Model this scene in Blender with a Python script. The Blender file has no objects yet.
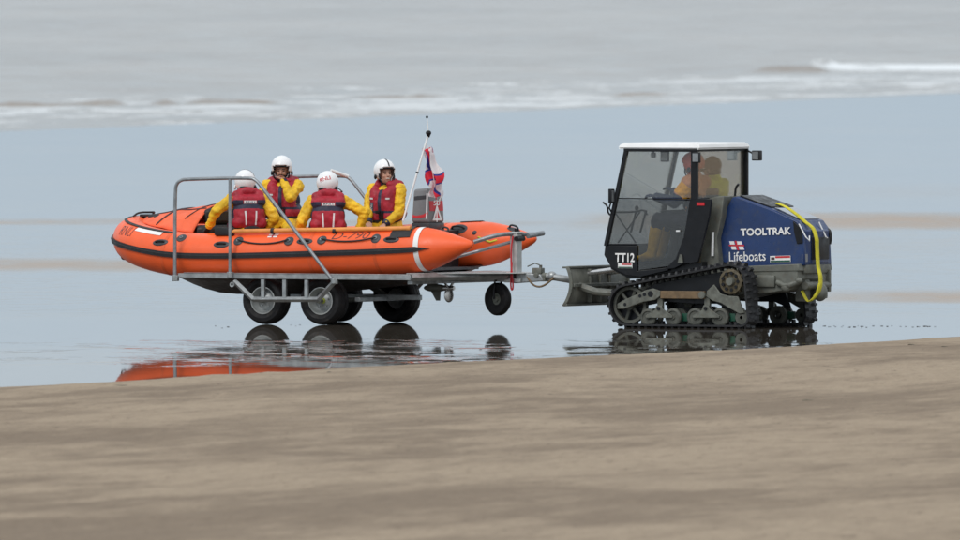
import bpy, bmesh, math, random
import numpy as np
from mathutils import Vector, Matrix, noise
from mathutils.bvhtree import BVHTree
random.seed(7)
PI = math.pi
R = math.radians
sc = bpy.context.scene
col = sc.collection

# ------------------------------------------------------------------ camera
CAMD, CAMH, PPM, HOR = 230.0, 4.6, 85.0, 65.0      # distance, height, pixels per metre at the vehicles
cam_d = bpy.data.cameras.new('camera')
cam = bpy.data.objects.new('camera', cam_d)
col.objects.link(cam)
cam.location = (0, -CAMD, CAMH)
cam.rotation_euler = (PI/2 - (270 + HOR)/(PPM*CAMD), 0, 0)
cam_d.sensor_width = 36
cam_d.lens = PPM*CAMD/960*36
cam_d.clip_start = 1
cam_d.clip_end = 30000
cam_d.dof.use_dof = True
cam_d.dof.focus_distance = 230.3
cam_d.dof.aperture_fstop = 7.5
sc.camera = cam

# ------------------------------------------------------------------ overcast sky
SUN_EL, SUN_AZ = 42, -35
w = bpy.data.worlds.new("World")
sc.world = w
w.use_nodes = True
nt = w.node_tree
nt.nodes.clear()
sky = nt.nodes.new('ShaderNodeTexSky')
sky.sky_type = 'NISHITA'
sky.sun_disc = False
sky.sun_elevation = R(SUN_EL)
sky.sun_rotation = R(180 + SUN_AZ)
sky.air_density = 1.6
sky.dust_density = 3.0
b1 = nt.nodes.new('ShaderNodeBackground'); b1.inputs[1].default_value = 0.1
b2 = nt.nodes.new('ShaderNodeBackground'); b2.inputs[1].default_value = 1.0
tc = nt.nodes.new('ShaderNodeTexCoord')
sep = nt.nodes.new('ShaderNodeSeparateXYZ')
rp = nt.nodes.new('ShaderNodeValToRGB')
cr = rp.color_ramp
cr.elements[0].position = 0.0; cr.elements[0].color = (0.425, 0.527, 0.625, 1)
cr.elements[1].position = 1.0; cr.elements[1].color = (0.95, 0.98, 1.0, 1)
e = cr.elements.new(0.022); e.color = (0.505, 0.603, 0.695, 1)
e = cr.elements.new(0.06); e.color = (0.60, 0.68, 0.755, 1)
e = cr.elements.new(0.35); e.color = (0.76, 0.82, 0.87, 1)
cn = nt.nodes.new('ShaderNodeTexNoise'); cn.inputs['Scale'].default_value = 3.0; cn.inputs['Detail'].default_value = 4
mp = nt.nodes.new('ShaderNodeMapping'); mp.inputs['Scale'].default_value = (1, 1, 3.5)
mr = nt.nodes.new('ShaderNodeMapRange'); mr.inputs[1].default_value = .3; mr.inputs[2].default_value = .7; mr.inputs[3].default_value = .92; mr.inputs[4].default_value = 1.08
mul = nt.nodes.new('ShaderNodeVectorMath'); mul.operation = 'SCALE'
mx = nt.nodes.new('ShaderNodeMixShader'); mx.inputs[0].default_value = 0.85
out = nt.nodes.new('ShaderNodeOutputWorld')
L = nt.links.new
L(tc.outputs['Generated'], sep.inputs[0]); L(sep.outputs['Z'], rp.inputs[0])
L(tc.outputs['Generated'], mp.inputs[0]); L(mp.outputs[0], cn.inputs['Vector']); L(cn.outputs[0], mr.inputs[0])
L(rp.outputs[0], mul.inputs[0]); L(mr.outputs[0], mul.inputs['Scale']); L(mul.outputs[0], b2.inputs[0])
L(sky.outputs[0], b1.inputs[0]); L(b1.outputs[0], mx.inputs[1]); L(b2.outputs[0], mx.inputs[2]); L(mx.outputs[0], out.inputs[0])

sd = bpy.data.lights.new('sun', 'SUN')
sd.energy = 1.15; sd.angle = R(25); sd.color = (1.0, .96, .9)
so = bpy.data.objects.new('sun', sd); col.objects.link(so)
so.rotation_euler = (R(90 - SUN_EL), 0, R(SUN_AZ))
sc.view_settings.view_transform = 'Standard'
sc.view_settings.look = 'None'
sc.view_settings.exposure = 0.14
sc.view_settings.gamma = 1
sc.view_settings.use_curve_mapping = False

# ------------------------------------------------------------------ helpers
def tag(o, label=None, cat=None, group=None, kind=None):
    if label: o['label'] = label
    if cat: o['category'] = cat
    if group: o['group'] = group
    if kind: o['kind'] = kind
    return o

def empty(name, loc, rz=0, label=None, cat=None, group=None):
    o = bpy.data.objects.new(name, None); col.objects.link(o)
    o.empty_display_size = .2
    o.location = loc; o.rotation_euler = (0, 0, rz)
    return tag(o, label, cat, group)

def copy_tree(o, parent=None):
    c = o.copy(); col.objects.link(c); c.parent = parent
    for ch in list(o.children): copy_tree(ch, c)
    return c

class Nodes:
    """small shader expression helper"""
    def __init__(s, name):
        s.m = bpy.data.materials.new(name); s.m.use_nodes = True
        s.t = s.m.node_tree; s.t.nodes.clear()
        s.out = s.t.nodes.new('ShaderNodeOutputMaterial')
        s.pos = s.t.nodes.new('ShaderNodeTexCoord').outputs['Object']
    def n(s, typ, **kw):
        x = s.t.nodes.new(typ)
        for k, v in kw.items(): setattr(x, k, v)
        return x
    def put(s, sock, v):
        if isinstance(v, bpy.types.NodeSocket): s.t.links.new(v, sock)
        else: sock.default_value = v
    def math(s, op, a, b=0.0, clamp=False):
        x = s.n('ShaderNodeMath', operation=op, use_clamp=clamp)
        s.put(x.inputs[0], a); s.put(x.inputs[1], b)
        return x.outputs[0]
    def mapv(s, vec, scale=(1, 1, 1), rot=(0, 0, 0), loc=(0, 0, 0)):
        x = s.n('ShaderNodeMapping'); s.put(x.inputs[0], vec)
        x.inputs['Location'].default_value = loc; x.inputs['Rotation'].default_value = rot; x.inputs['Scale'].default_value = scale
        return x.outputs[0]
    def noise(s, vec, scale, detail=3, rough=.5, dist=0):
        x = s.n('ShaderNodeTexNoise'); s.put(x.inputs['Vector'], vec)
        x.inputs['Scale'].default_value = scale; x.inputs['Detail'].default_value = detail
        x.inputs['Roughness'].default_value = rough; x.inputs['Distortion'].default_value = dist
        return x.outputs[0]
    def rng(s, v, a, b, c=0., d=1., smooth=True):
        x = s.n('ShaderNodeMapRange'); x.interpolation_type = 'SMOOTHSTEP' if smooth else 'LINEAR'
        s.put(x.inputs[0], v); x.inputs[1].default_value = a; x.inputs[2].default_value = b
        x.inputs[3].default_value = c; x.inputs[4].default_value = d
        return x.outputs[0]
    def mix(s, f, a, b):
        x = s.n('ShaderNodeMix', data_type='RGBA')
        s.put(x.inputs[0], f); s.put(x.inputs[6], a if isinstance(a, bpy.types.NodeSocket) else (*a[:3], 1)); s.put(x.inputs[7], b if isinstance(b, bpy.types.NodeSocket) else (*b[:3], 1))
        return x.outputs[2]
    def bump(s, h, dist, strength=1.0, normal=None):
        x = s.n('ShaderNodeBump'); s.put(x.inputs['Height'], h)
        x.inputs['Strength'].default_value = strength; x.inputs['Distance'].default_value = dist
        if normal: s.put(x.inputs['Normal'], normal)
        return x.outputs[0]
    def bsdf(s, **kw):
        x = s.n('ShaderNodeBsdfPrincipled')
        for k, v in kw.items():
            k = k.replace('_', ' ')
            if k == 'Base Color' and not isinstance(v, bpy.types.NodeSocket): v = (*v[:3], 1)
            s.put(x.inputs[k], v)
        return x.outputs[0]
    def done(s, sh):
        s.t.links.new(sh, s.out.inputs[0]); return s.m

def mat(name, c, rough=.5, metal=0., var=.18, vs=6., dirt=None, dirt_amt=.0, bump=0., bs=60., spec=.5, coat=0.):
    n = Nodes(name)
    v = n.noise(n.pos, vs, 5, .6)
    c2 = tuple(x*(1-var) for x in c); c3 = tuple(min(1, x*(1+var)) for x in c)
    cc = n.mix(n.rng(v, .3, .7), c2, c3)
    ro = n.rng(n.noise(n.pos, vs*2.3, 4), .3, .7, max(.02, rough-.08), min(1, rough+.1))
    if dirt:
        dm = n.rng(n.noise(n.pos, vs*1.7, 6, .7), .62-.25*dirt_amt, .75, 0, min(1, dirt_amt*1.4))
        cc = n.mix(dm, cc, dirt)
    kw = dict(Base_Color=cc, Roughness=ro, Metallic=metal, Specular_IOR_Level=spec)
    if coat: kw['Coat_Weight'] = coat; kw['Coat_Roughness'] = .1
    if bump: kw['Normal'] = n.bump(n.noise(n.pos, bs, 3), bump)
    return n.done(n.bsdf(**kw))

MUD = (.16, .13, .10)
MAT = dict(
    orange=mat('orange_rubber_fabric', (.93, .125, .028), .38, var=.05, vs=3, dirt=(.60, .15, .07), dirt_amt=.22, bump=.0015, bs=25),
    seam=mat('orange_seam_tape', (.80, .115, .03), .5, var=.1, vs=8),
    orange2=mat('orange_canopy_fabric', (.88, .135, .045), .6, var=.12, vs=5, bump=.006, bs=9),
    rubber=mat('black_rubber', (.013, .014, .017), .55, var=.2, dirt=MUD, dirt_amt=.15, bump=.002, bs=40),
    darkgrey=mat('dark_grey_rubber', (.045, .05, .058), .5, dirt=MUD, dirt_amt=.15),
    hull=mat('dark_hull_fabric', (.09, .075, .07), .5, dirt=(.35, .10, .05), dirt_amt=.3),
    tyre=mat('tyre_rubber', (.012, .012, .014), .6, var=.3, dirt=(.06, .05, .042), dirt_amt=.4, spec=.3, bump=.003, bs=30),
    galv=mat('galvanised_steel', (.36, .38, .39), .42, .65, var=.22, vs=9, dirt=(.22, .2, .17), dirt_amt=.3),
    galvl=mat('pale_galvanised_plate', (.50, .52, .52), .45, .4, var=.15, vs=6, dirt=(.25, .22, .18), dirt_amt=.25),
    pipe=mat('weathered_steel_pipe', (.27, .29, .31), .4, .5, var=.2, vs=12),
    steel=mat('bright_steel', (.6, .6, .6), .25, .9),
    black=mat('black_paint', (.009, .010, .013), .38, var=.2, dirt=(.06, .055, .05), dirt_amt=.15, spec=.3),
    blue=mat('dark_blue_paint', (.008, .032, .125), .34, var=.15, vs=5, dirt=(.055, .065, .085), dirt_amt=.45, coat=.2),
    lid=mat('glossy_dark_lid', (.07, .095, .16), .14, var=.1, coat=1.),
    white=mat('white_paint', (.78, .79, .80), .4, var=.04, dirt=(.6, .6, .58), dirt_amt=.2),
    helmet=mat('white_helmet_shell', (.84, .85, .87), .2, var=.02, coat=.5),
    yellow=mat('yellow_drysuit_cloth', (.80, .49, .015), .65, var=.2, vs=9, dirt=(.45, .24, .03), dirt_amt=.35, bump=.012, bs=20),
    yellow2=mat('yellow_webbing', (.62, .56, .03), .6, var=.15, vs=12),
    sleeve=mat('orange_yellow_sleeve', (.95, .44, .02), .65, var=.12),
    hivis=mat('yellow_green_jacket', (.70, .76, .08), .65, var=.15, bump=.006, bs=12),
    tan=mat('orange_tan_jacket', (.62, .28, .14), .65, var=.15),
    crimson=mat('crimson_lifejacket_cloth', (.36, .012, .03), .6, var=.22, vs=10, bump=.006, bs=18),
    navy=mat('navy_webbing', (.02, .024, .055), .6, var=.25),
    navyc=mat('navy_cloth', (.012, .03, .09), .7, var=.25, bump=.006, bs=14),
    silver=mat('reflective_tape', (.72, .74, .76), .35, var=.08),
    skin=mat('skin', (.52, .29, .21), .5, var=.1, vs=20, spec=.35),
    skin2=mat('weathered_skin', (.45, .24, .17), .5, var=.12, vs=20, spec=.35),
    hair=mat('dark_hair', (.035, .024, .018), .7, var=.3, vs=60),
    lips=mat('lips', (.40, .12, .10), .5),
    eye=mat('eye', (.05, .04, .035), .2),
    teeth=mat('teeth', (.75, .72, .66), .3),
    brownhat=mat('brown_wool', (.16, .11, .07), .9, var=.25, vs=30),
    redhel=mat('red_helmet', (.70, .10, .045), .35),
    cowl=mat('grey_motor_cowl', (.17, .18, .19), .35, var=.1, coat=.3),
    cowlb=mat('black_motor_plastic', (.03, .03, .035), .35),
    red=mat('red_paint', (.55, .02, .03), .4, var=.1),
    flagblue=mat('flag_blue', (.03, .05, .25), .5),
    green=mat('green_plastic', (.008, .075, .045), .45, dirt=MUD, dirt_amt=.3),
    gun=mat('grey_painted_steel', (.135, .142, .125), .5, var=.2, dirt=(.13, .10, .07), dirt_amt=.5, vs=9),
    gunl=mat('pale_track_frame_paint', (.125, .132, .115), .5, var=.3, dirt=(.12, .10, .07), dirt_amt=.5, vs=14),
    wheeld=mat('dark_muddy_wheel', (.075, .08, .07), .6, var=.3, dirt=(.12, .10, .07), dirt_amt=.5, vs=14),
    rust=mat('ochre_steel_beam', (.16, .105, .055), .6, var=.25, dirt=MUD, dirt_amt=.4, vs=14),
    sprk=mat('muddy_ochre_casting', (.105, .085, .05), .65, var=.3, dirt=(.04, .035, .03), dirt_amt=.5, vs=20),
    paddle=mat('orange_tan_shaft', (.80, .30, .07), .4, var=.1),
    ink=mat('dark_lettering', (.06, .035, .04), .5),
    white2=mat('white_lettering', (.82, .82, .82), .5, var=.02),
    hose=mat('black_hose', (.02, .02, .02), .5),
    yelgrn=mat('yellow_green_hub', (.45, .5, .06), .5),
)

def glass(name, tint, refl=.12, rough=.02):
    n = Nodes(name)
    tr = n.n('ShaderNodeBsdfTransparent'); tr.inputs[0].default_value = (*tint, 1)
    gl = n.n('ShaderNodeBsdfGlossy'); gl.inputs['Roughness'].default_value = rough; gl.inputs[0].default_value = (1, 1, 1, 1)
    di = n.n('ShaderNodeBsdfDiffuse'); di.inputs[0].default_value = (.42, .41, .38, 1)
    fr = n.n('ShaderNodeFresnel'); fr.inputs[0].default_value = 1.45
    m0 = n.n('ShaderNodeMixShader'); m0.inputs[0].default_value = .045
    n.t.links.new(tr.outputs[0], m0.inputs[1]); n.t.links.new(di.outputs[0], m0.inputs[2])
    m = n.n('ShaderNodeMixShader')
    n.put(m.inputs[0], n.math('ADD', n.math('MULTIPLY', fr.outputs[0], .7), refl*.3))
    n.t.links.new(m0.outputs[0], m.inputs[1]); n.t.links.new(gl.outputs[0], m.inputs[2])
    return n.done(m.outputs[0])
MAT['glass'] = glass('tinted_perspex', (.955, .95, .93))
MAT['glassd'] = glass('dark_tinted_perspex', (.72, .715, .70))
MAT['clear'] = glass('pale_clear_film', (.85, .85, .87))

def V(*a): return Vector(a if len(a) > 1 else a[0])

class MB:
    """collects shapes into one mesh"""
    def __init__(s): s.bm = bmesh.new()
    def _mark(s): return len(s.bm.verts)
    def box(s, c, size, rot=None, taper=1.0, bevel=0):
        b = bmesh.new(); bmesh.ops.create_cube(b, size=1)
        for v in b.verts:
            t = taper if v.co.z > 0 else 1
            v.co = Vector((v.co.x*size[0]*t, v.co.y*size[1]*t, v.co.z*size[2]))
        if bevel: bmesh.ops.bevel(b, geom=b.edges[:], offset=bevel, segments=2, affect='EDGES', profile=.6)
        M_ = Matrix.Translation(Vector(c)) @ (rot.to_4x4() if rot else Matrix())
        bmesh.ops.transform(b, matrix=M_, verts=b.verts); s.add(b); return s
    def add(s, b):
        me = bpy.data.meshes.new('t'); b.to_mesh(me); b.free(); s.bm.from_mesh(me); bpy.data.meshes.remove(me)
    def cyl(s, p1, p2, r1, r2=None, seg=20, caps=True):
        r2 = r1 if r2 is None else r2
        p1, p2 = Vector(p1), Vector(p2); d = p2-p1
        b = bmesh.new(); bmesh.ops.create_cone(b, cap_ends=caps, segments=seg, radius1=r1, radius2=max(r2, 1e-5), depth=d.length)
        q = d.to_track_quat('Z', 'Y').to_matrix().to_4x4()
        bmesh.ops.transform(b, matrix=Matrix.Translation((p1+p2)/2) @ q, verts=b.verts); s.add(b); return s
    def ell(s, c, r, rot=None, seg=20):
        b = bmesh.new(); bmesh.ops.create_uvsphere(b, u_segments=seg, v_segments=max(8, seg//2+2), radius=1)
        M_ = Matrix.Translation(Vector(c)) @ (rot.to_4x4() if rot else Matrix()) @ Matrix.Diagonal((*r, 1))
        bmesh.ops.transform(b, matrix=M_, verts=b.verts); s.add(b); return s
    def cap(s, p1, p2, r1, r2=None, sub=2):
        r2 = r1 if r2 is None else r2
        b = bmesh.new()
        bmesh.ops.create_icosphere(b, subdivisions=sub, radius=1)
        base = [v.co.copy() for v in b.verts]; b.free(); b = bmesh.new()
        for p, r in ((Vector(p1), r1), (Vector(p2), r2)):
            for q in base: b.verts.new(p+q*r)
        ret = bmesh.ops.convex_hull(b, input=b.verts)
        dead = [v for v in b.verts if not v.link_faces]
        bmesh.ops.delete(b, geom=dead, context='VERTS'); s.add(b); return s
    def tube(s, pts, r, seg=10, closed=False, smooth=0):
        P = [Vector(p) for p in pts]
        for _ in range(smooth):
            Q = [P[0]]
            for a, b_ in zip(P, P[1:]): Q += [a*.75+b_*.25, a*.25+b_*.75]
            Q.append(P[-1]); P = Q
        n = len(P); rr = r if callable(r) else (lambda t: r)
        up = Vector((0, 0, 1)); rings = []
        nrm = None
        for i, p in enumerate(P):
            a = P[(i-1) % n] if (i > 0 or closed) else p
            c = P[(i+1) % n] if (i < n-1 or closed) else p
            d = (c-a).normalized()
            if nrm is None:
                nrm = d.cross(up if abs(d.z) < .9 else Vector((1, 0, 0))).normalized()
            nrm = (nrm - d*nrm.dot(d)).normalized()
            bn = d.cross(nrm)
            rad = rr(i/(n-1))
            rings.append([s.bm.verts.new(p+(nrm*math.cos(k*2*PI/seg)+bn*math.sin(k*2*PI/seg))*rad) for k in range(seg)])
        m = n if closed else n-1
        for i in range(m):
            A, B = rings[i], rings[(i+1) % n]
            for k in range(seg): s.bm.faces.new((A[k], A[(k+1) % seg], B[(k+1) % seg], B[k]))
        if not closed:
            s.bm.faces.new(rings[0][::-1]); s.bm.faces.new(rings[-1])
        return s
    def prism(s, poly, y0, y1):
        """polygon in x,z swept between y0 and y1 (numbers or per-vertex lists)"""
        n = len(poly)
        Y0 = y0 if hasattr(y0, '__len__') else [y0]*n
        Y1 = y1 if hasattr(y1, '__len__') else [y1]*n
        A = [s.bm.verts.new((p[0], Y0[i], p[1])) for i, p in enumerate(poly)]
        B = [s.bm.verts.new((p[0], Y1[i], p[1])) for i, p in enumerate(poly)]
        s.bm.faces.new(A); s.bm.faces.new(B[::-1])
        for i in range(n): s.bm.faces.new((A[i], B[i], B[(i+1) % n], A[(i+1) % n]))
        return s
    def prismz(s, poly, z0, z1):
        n = len(poly)
        A = [s.bm.verts.new((p[0], p[1], z0)) for p in poly]
        B = [s.bm.verts.new((p[0], p[1], z1)) for p in poly]
        s.bm.faces.new(A[::-1]); s.bm.faces.new(B)
        for i in range(n): s.bm.faces.new((A[i], A[(i+1) % n], B[(i+1) % n], B[i]))
        return s
    def lathe(s, prof, c, axis=Vector((0, 1, 0)), seg=40):
        """profile (r, h) revolved round an axis through c"""
        q = axis.to_track_quat('Z', 'Y').to_matrix(); c = Vector(c)
        rings = []
        for r, h in prof:
            rings.append([s.bm.verts.new(c+q @ Vector((r*math.cos(k*2*PI/seg), r*math.sin(k*2*PI/seg), h))) for k in range(seg)])
        for A, B in zip(rings, rings[1:]):
            for k in range(seg): s.bm.faces.new((A[k], A[(k+1) % seg], B[(k+1) % seg], B[k]))
        return s
    def grid(s, rows, closed_v=False):
        VV = [[s.bm.verts.new(p) for p in r] for r in rows]
        for A, B in zip(VV, VV[1:]):
            for k in range(len(A)-1): s.bm.faces.new((A[k], A[k+1], B[k+1], B[k]))
        return s
    def build(s, name, m, parent=None, smooth=True, bev=0, thick=0, ang=40, fix=True):
        if fix: bmesh.ops.recalc_face_normals(s.bm, faces=s.bm.faces)
        me = bpy.data.meshes.new(name); s.bm.to_mesh(me); s.bm.free()
        o = bpy.data.objects.new(name, me); col.objects.link(o); o.parent = parent
        me.materials.append(MAT[m] if isinstance(m, str) else m)
        if smooth and len(me.polygons):
            me.polygons.foreach_set('use_smooth', [True]*len(me.polygons)); me.set_sharp_from_angle(angle=R(ang))
        if thick:
            x = o.modifiers.new('solid', 'SOLIDIFY'); x.thickness = thick; x.offset = 0
        if bev:
            x = o.modifiers.new('bevel', 'BEVEL'); x.width = bev; x.segments = 2; x.limit_method = 'ANGLE'; x.angle_limit = R(35)
        return o

def remesh(mb, voxel, smooth=4, wrinkle=0, wscale=9, fac=.5):
    """fuse the collected solids into one continuous skin"""
    me = bpy.data.meshes.new('r'); mb.bm.to_mesh(me); mb.bm.free()
    o = bpy.data.objects.new('r', me); col.objects.link(o)
    a = o.modifiers.new('a', 'REMESH'); a.mode = 'VOXEL'; a.voxel_size = voxel
    b = o.modifiers.new('b', 'SMOOTH'); b.iterations = smooth; b.factor = fac
    dg = bpy.context.evaluated_depsgraph_get(); dg.update()
    me2 = bpy.data.meshes.new_from_object(o.evaluated_get(dg))
    bpy.data.objects.remove(o); bpy.data.meshes.remove(me)
    if wrinkle:
        nn = [v.normal.copy() for v in me2.vertices]
        for v, nm in zip(me2.vertices, nn):
            q = v.co*wscale
            f = noise.noise(Vector((q.x, q.y, q.z*1.6)))+.5*noise.noise(q*2.3)
            v.co += nm*wrinkle*f
    me2.polygons.foreach_set('use_smooth', [True]*len(me2.polygons))
    return me2

def link_mesh(name, me, mats, parent):
    me.name = name
    o = bpy.data.objects.new(name, me); col.objects.link(o); o.parent = parent
    me.materials.clear()
    for m in mats: me.materials.append(MAT[m] if isinstance(m, str) else m)
    return o

def bvh_of(o):
    dg = bpy.context.evaluated_depsgraph_get(); dg.update()
    me = o.evaluated_get(dg).to_mesh()
    return BVHTree.FromPolygons([v.co.copy() for v in me.vertices], [tuple(p.vertices) for p in me.polygons])

def text_bm(s, wd, ht, bold=0., shear=0.):
    cu = bpy.data.curves.new('t', 'FONT'); cu.body = s; cu.offset = bold; cu.shear = shear; cu.resolution_u = 4
    o = bpy.data.objects.new('t', cu); col.objects.link(o)
    dg = bpy.context.evaluated_depsgraph_get(); dg.update()
    me = bpy.data.meshes.new_from_object(o.evaluated_get(dg))
    b = bmesh.new(); b.from_mesh(me); bpy.data.meshes.remove(me); bpy.data.objects.remove(o)
    xs = [v.co.x for v in b.verts]; ys = [v.co.y for v in b.verts]
    x0, x1, y0, y1 = min(xs), max(xs), min(ys), max(ys)
    for v in b.verts: v.co = Vector(((v.co.x-x0)/(x1-x0)*wd-wd/2, (v.co.y-y0)/(y1-y0)*ht-ht/2, 0))
    bmesh.ops.triangulate(b, faces=b.faces)
    return b

def rect_bm(wd, ht, c=(0, 0)):
    b = bmesh.new()
    vs = [b.verts.new((c[0]+x*wd/2, c[1]+y*ht/2, 0)) for x, y in ((-1, -1), (1, -1), (1, 1), (-1, 1))]
    b.faces.new(vs); return b
def poly_bm(pts):
    b = bmesh.new(); b.faces.new([b.verts.new((x, y, 0)) for x, y in pts]); bmesh.ops.triangulate(b, faces=b.faces); return b

def decal(name, b, m, parent, o, xd, yd, bvh=None, ray=None, off=.003, maxlen=.03):
    """flat shape b put at o with axes xd,yd; with bvh it is wrapped on that surface along ray"""
    if bvh:
        for _ in range(5):
            es = [e for e in b.edges if e.calc_length() > maxlen]
            if not es: break
            bmesh.ops.subdivide_edges(b, edges=es, cuts=1); bmesh.ops.triangulate(b, faces=b.faces)
    o, xd, yd = Vector(o), Vector(xd).normalized(), Vector(yd).normalized()
    dead = []
    for v in b.verts:
        p = o+xd*v.co.x+yd*v.co.y
        if bvh:
            r = Vector(ray).normalized()
            h = bvh.ray_cast(p-r*.6, r, 1.6)
            if h[0] is None: dead.append(v); v.co = p; continue
            nn = h[1] if h[1].dot(r) < 0 else -h[1]
            v.co = h[0]+nn*off
        else: v.co = p
    if dead: bmesh.ops.delete(b, geom=dead, context='VERTS')
    me = bpy.data.meshes.new(name); b.to_mesh(me); b.free()
    ob = bpy.data.objects.new(name, me); col.objects.link(ob); ob.parent = parent
    me.materials.append(MAT[m])
    if bvh: me.polygons.foreach_set('use_smooth', [True]*len(me.polygons))
    return ob

# the vehicles stand turned: their rear (and the tractor) is nearer the camera than the bow
TH = R(28)
CT, ST = math.cos(TH), math.sin(TH)
OB = Vector(((360-480)/PPM, 1.4, 0))       # rear axle of the trailer on the centre line
OT = Vector(((706-480)/PPM, -.45, 0))      # middle of the tractor
def loc_of(O, px, py, v):
    """photo measurement -> length along the vehicle u and height z, for a point v metres off its centre line"""
    k = (px-480)/PPM; u = 0
    for _ in range(6):
        Y = O.y - u*ST + v*CT
        u = (k*(CAMD+Y)/CAMD - O.x - v*ST)/CT
    Y = O.y - u*ST + v*CT
    return u, CAMH-(py+HOR)/PPM*(CAMD+Y)/CAMD
def bp(px, py, v):
    u, z = loc_of(OB, px, py, v); return Vector((u, v, z))
def tp(px, py, v):
    u, z = loc_of(OT, px, py, v); return Vector((u, v, z))
def bworld(p): return OB + Vector((p[0]*CT+p[1]*ST, -p[0]*ST+p[1]*CT, p[2]))
def tworld(p): return OT + Vector((p[0]*CT+p[1]*ST, -p[0]*ST+p[1]*CT, p[2]))
# ------------------------------------------------------------------ setting: wet sand, sea, dry sand
def dist_at(py): return CAMH*PPM*CAMD/(py+HOR)
# wet sand
n = Nodes('wet_sand')
sepx = n.n('ShaderNodeSeparateXYZ'); n.put(sepx.inputs[0], n.pos)
X_, Y_ = sepx.outputs[0], sepx.outputs[1]
warp = n.noise(n.mapv(n.pos, (.10, .022, 1)), 1.0, 4, .6)
wp = n.math('MULTIPLY', n.math('SUBTRACT', warp, .5), 16.)
dry = None
for yc, wd, slope, xa, xb, amt in ((84, 8.5, 0., 0, 5, 1.), (83, 3.5, .0, 4, -3, .5), (41, 5.0, -.3, 0, -5, .75), (17, 4.2, .25, 3, 6, .85), (60, 9, .2, -9, 9, .10), (118, 9, .3, -9, 9, .12)):
    d = n.math('ABSOLUTE', n.math('SUBTRACT', n.math('ADD', Y_, wp), n.math('ADD', n.math('MULTIPLY', X_, slope), yc)))
    f = n.rng(d, wd*.1, wd*1.6, 1, 0)
    g = n.rng(X_, min(xa, xb), max(xa, xb), 0 if xa < xb else 1, 1 if xa < xb else 0)
    f = n.math('MULTIPLY', n.math('MULTIPLY', f, g), amt)
    dry = f if dry is None else n.math('MAXIMUM', dry, f)
fine = n.noise(n.mapv(n.pos, (1.1, .16, 1)), 1., 5, .65)
dry = n.math('MULTIPLY', dry, n.rng(fine, .35, .6, .55, 1), clamp=True)
# thin film of water broken by very low ripples
ripmask = n.rng(n.noise(n.mapv(n.pos, (.10, .05, 1)), 1., 3, .5), .40, .62)
near = n.rng(Y_, 0, 34, 1, .25)
ripa = n.noise(n.mapv(n.pos, (1.5, .75, 1)), 1., 4, .62)
ripb = n.noise(n.mapv(n.pos, (5., 2.5, 1)), 1., 3, .6)
# wind ruffled strip in front of the trailer wheels, calm water on both sides of it
yw = n.math('ADD', Y_, n.math('MULTIPLY', n.math('SUBTRACT', n.noise(n.mapv(n.pos, (.35, .12, 1)), 1., 4, .6), .5), 9.))
strip_ = n.math('MULTIPLY', n.rng(yw, -20, -16, 0, 1), n.rng(yw, -11, -7, 1, 0))
strip_ = n.math('MULTIPLY', strip_, n.rng(X_, 1.0, -1.5, .25, 1))
calm = n.math('MULTIPLY', n.rng(Y_, 2, 9, 0, 1), 1.0)
amp = n.math('ADD', n.math('ADD', .03, n.math('MULTIPLY', strip_, .35)), n.math('MULTIPLY', calm, n.math('ADD', .35, n.math('MULTIPLY', ripmask, .9))))
chop = n.noise(n.mapv(n.pos, (1.1, .60, 1), loc=(2, 9, 0)), 1., 5, .6)
steps = n.rng(chop, .50, .58)
strk = n.math('MULTIPLY', strip_, n.rng(n.noise(n.mapv(n.pos, (.25, .5, 1)), 1., 2), .42, .52))
hgt = n.math('ADD', n.math('MULTIPLY', n.math('ADD', ripa, n.math('MULTIPLY', ripb, .25)), amp), n.math('MULTIPLY', steps, n.math('ADD', n.math('MULTIPLY', strk, 3.0), n.math('MULTIPLY', n.math('MULTIPLY', n.rng(Y_, 4, 10), n.rng(Y_, 60, 95, 1, 0)), .8))))
nrm = n.bump(hgt, .010)
colr = n.mix(n.rng(fine, .3, .7), (.105, .088, .070), (.15, .128, .104))
rg = n.math('ADD', n.rng(n.noise(n.mapv(n.pos, (.3, .05, 1), loc=(7, 3, 0)), 1., 4), .35, .7, .004, .03), n.math('MULTIPLY', dry, .3))
a = n.bsdf(Base_Color=colr, Roughness=rg, IOR=1.33, Normal=nrm)
b = n.n('ShaderNodeBsdfDiffuse'); b.inputs[0].default_value = (.44, .375, .325, 1)
ms = n.n('ShaderNodeMixShader'); n.put(ms.inputs[0], n.math('MULTIPLY', dry, .8)); n.t.links.new(a, ms.inputs[1]); n.t.links.new(b.outputs[0], ms.inputs[2])
MAT['wet'] = n.done(ms.outputs[0])
mb = MB()
ys = [-400, -200, -120, -80, -60, -50]+[-44+k for k in range(0, 46)]+[6, 20, 60, 150, 300, 700, 1500, 4000, 9000, 16000]
xs = [-9000, -3000, -800, -200, -40, -12, -4, -2, 0, 2, 4, 12, 40, 200, 800, 3000, 9000]
def basin(x, y):
    # the sand dips very slightly into a shallow pool below the dry bank
    if y > -11: return 0
    f = min(1, max(0, (3-x)/5)); d = -11-y
    return -f*(.0009*d*d if d < 3 else .0081+.0054*(d-3)) if d < 34 else -f*.19
mb.grid([[Vector((x, y, basin(x, y))) for x in xs] for y in ys])
tag(mb.build('wet_sand_ground', 'wet', fix=False), kind='structure')

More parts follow.
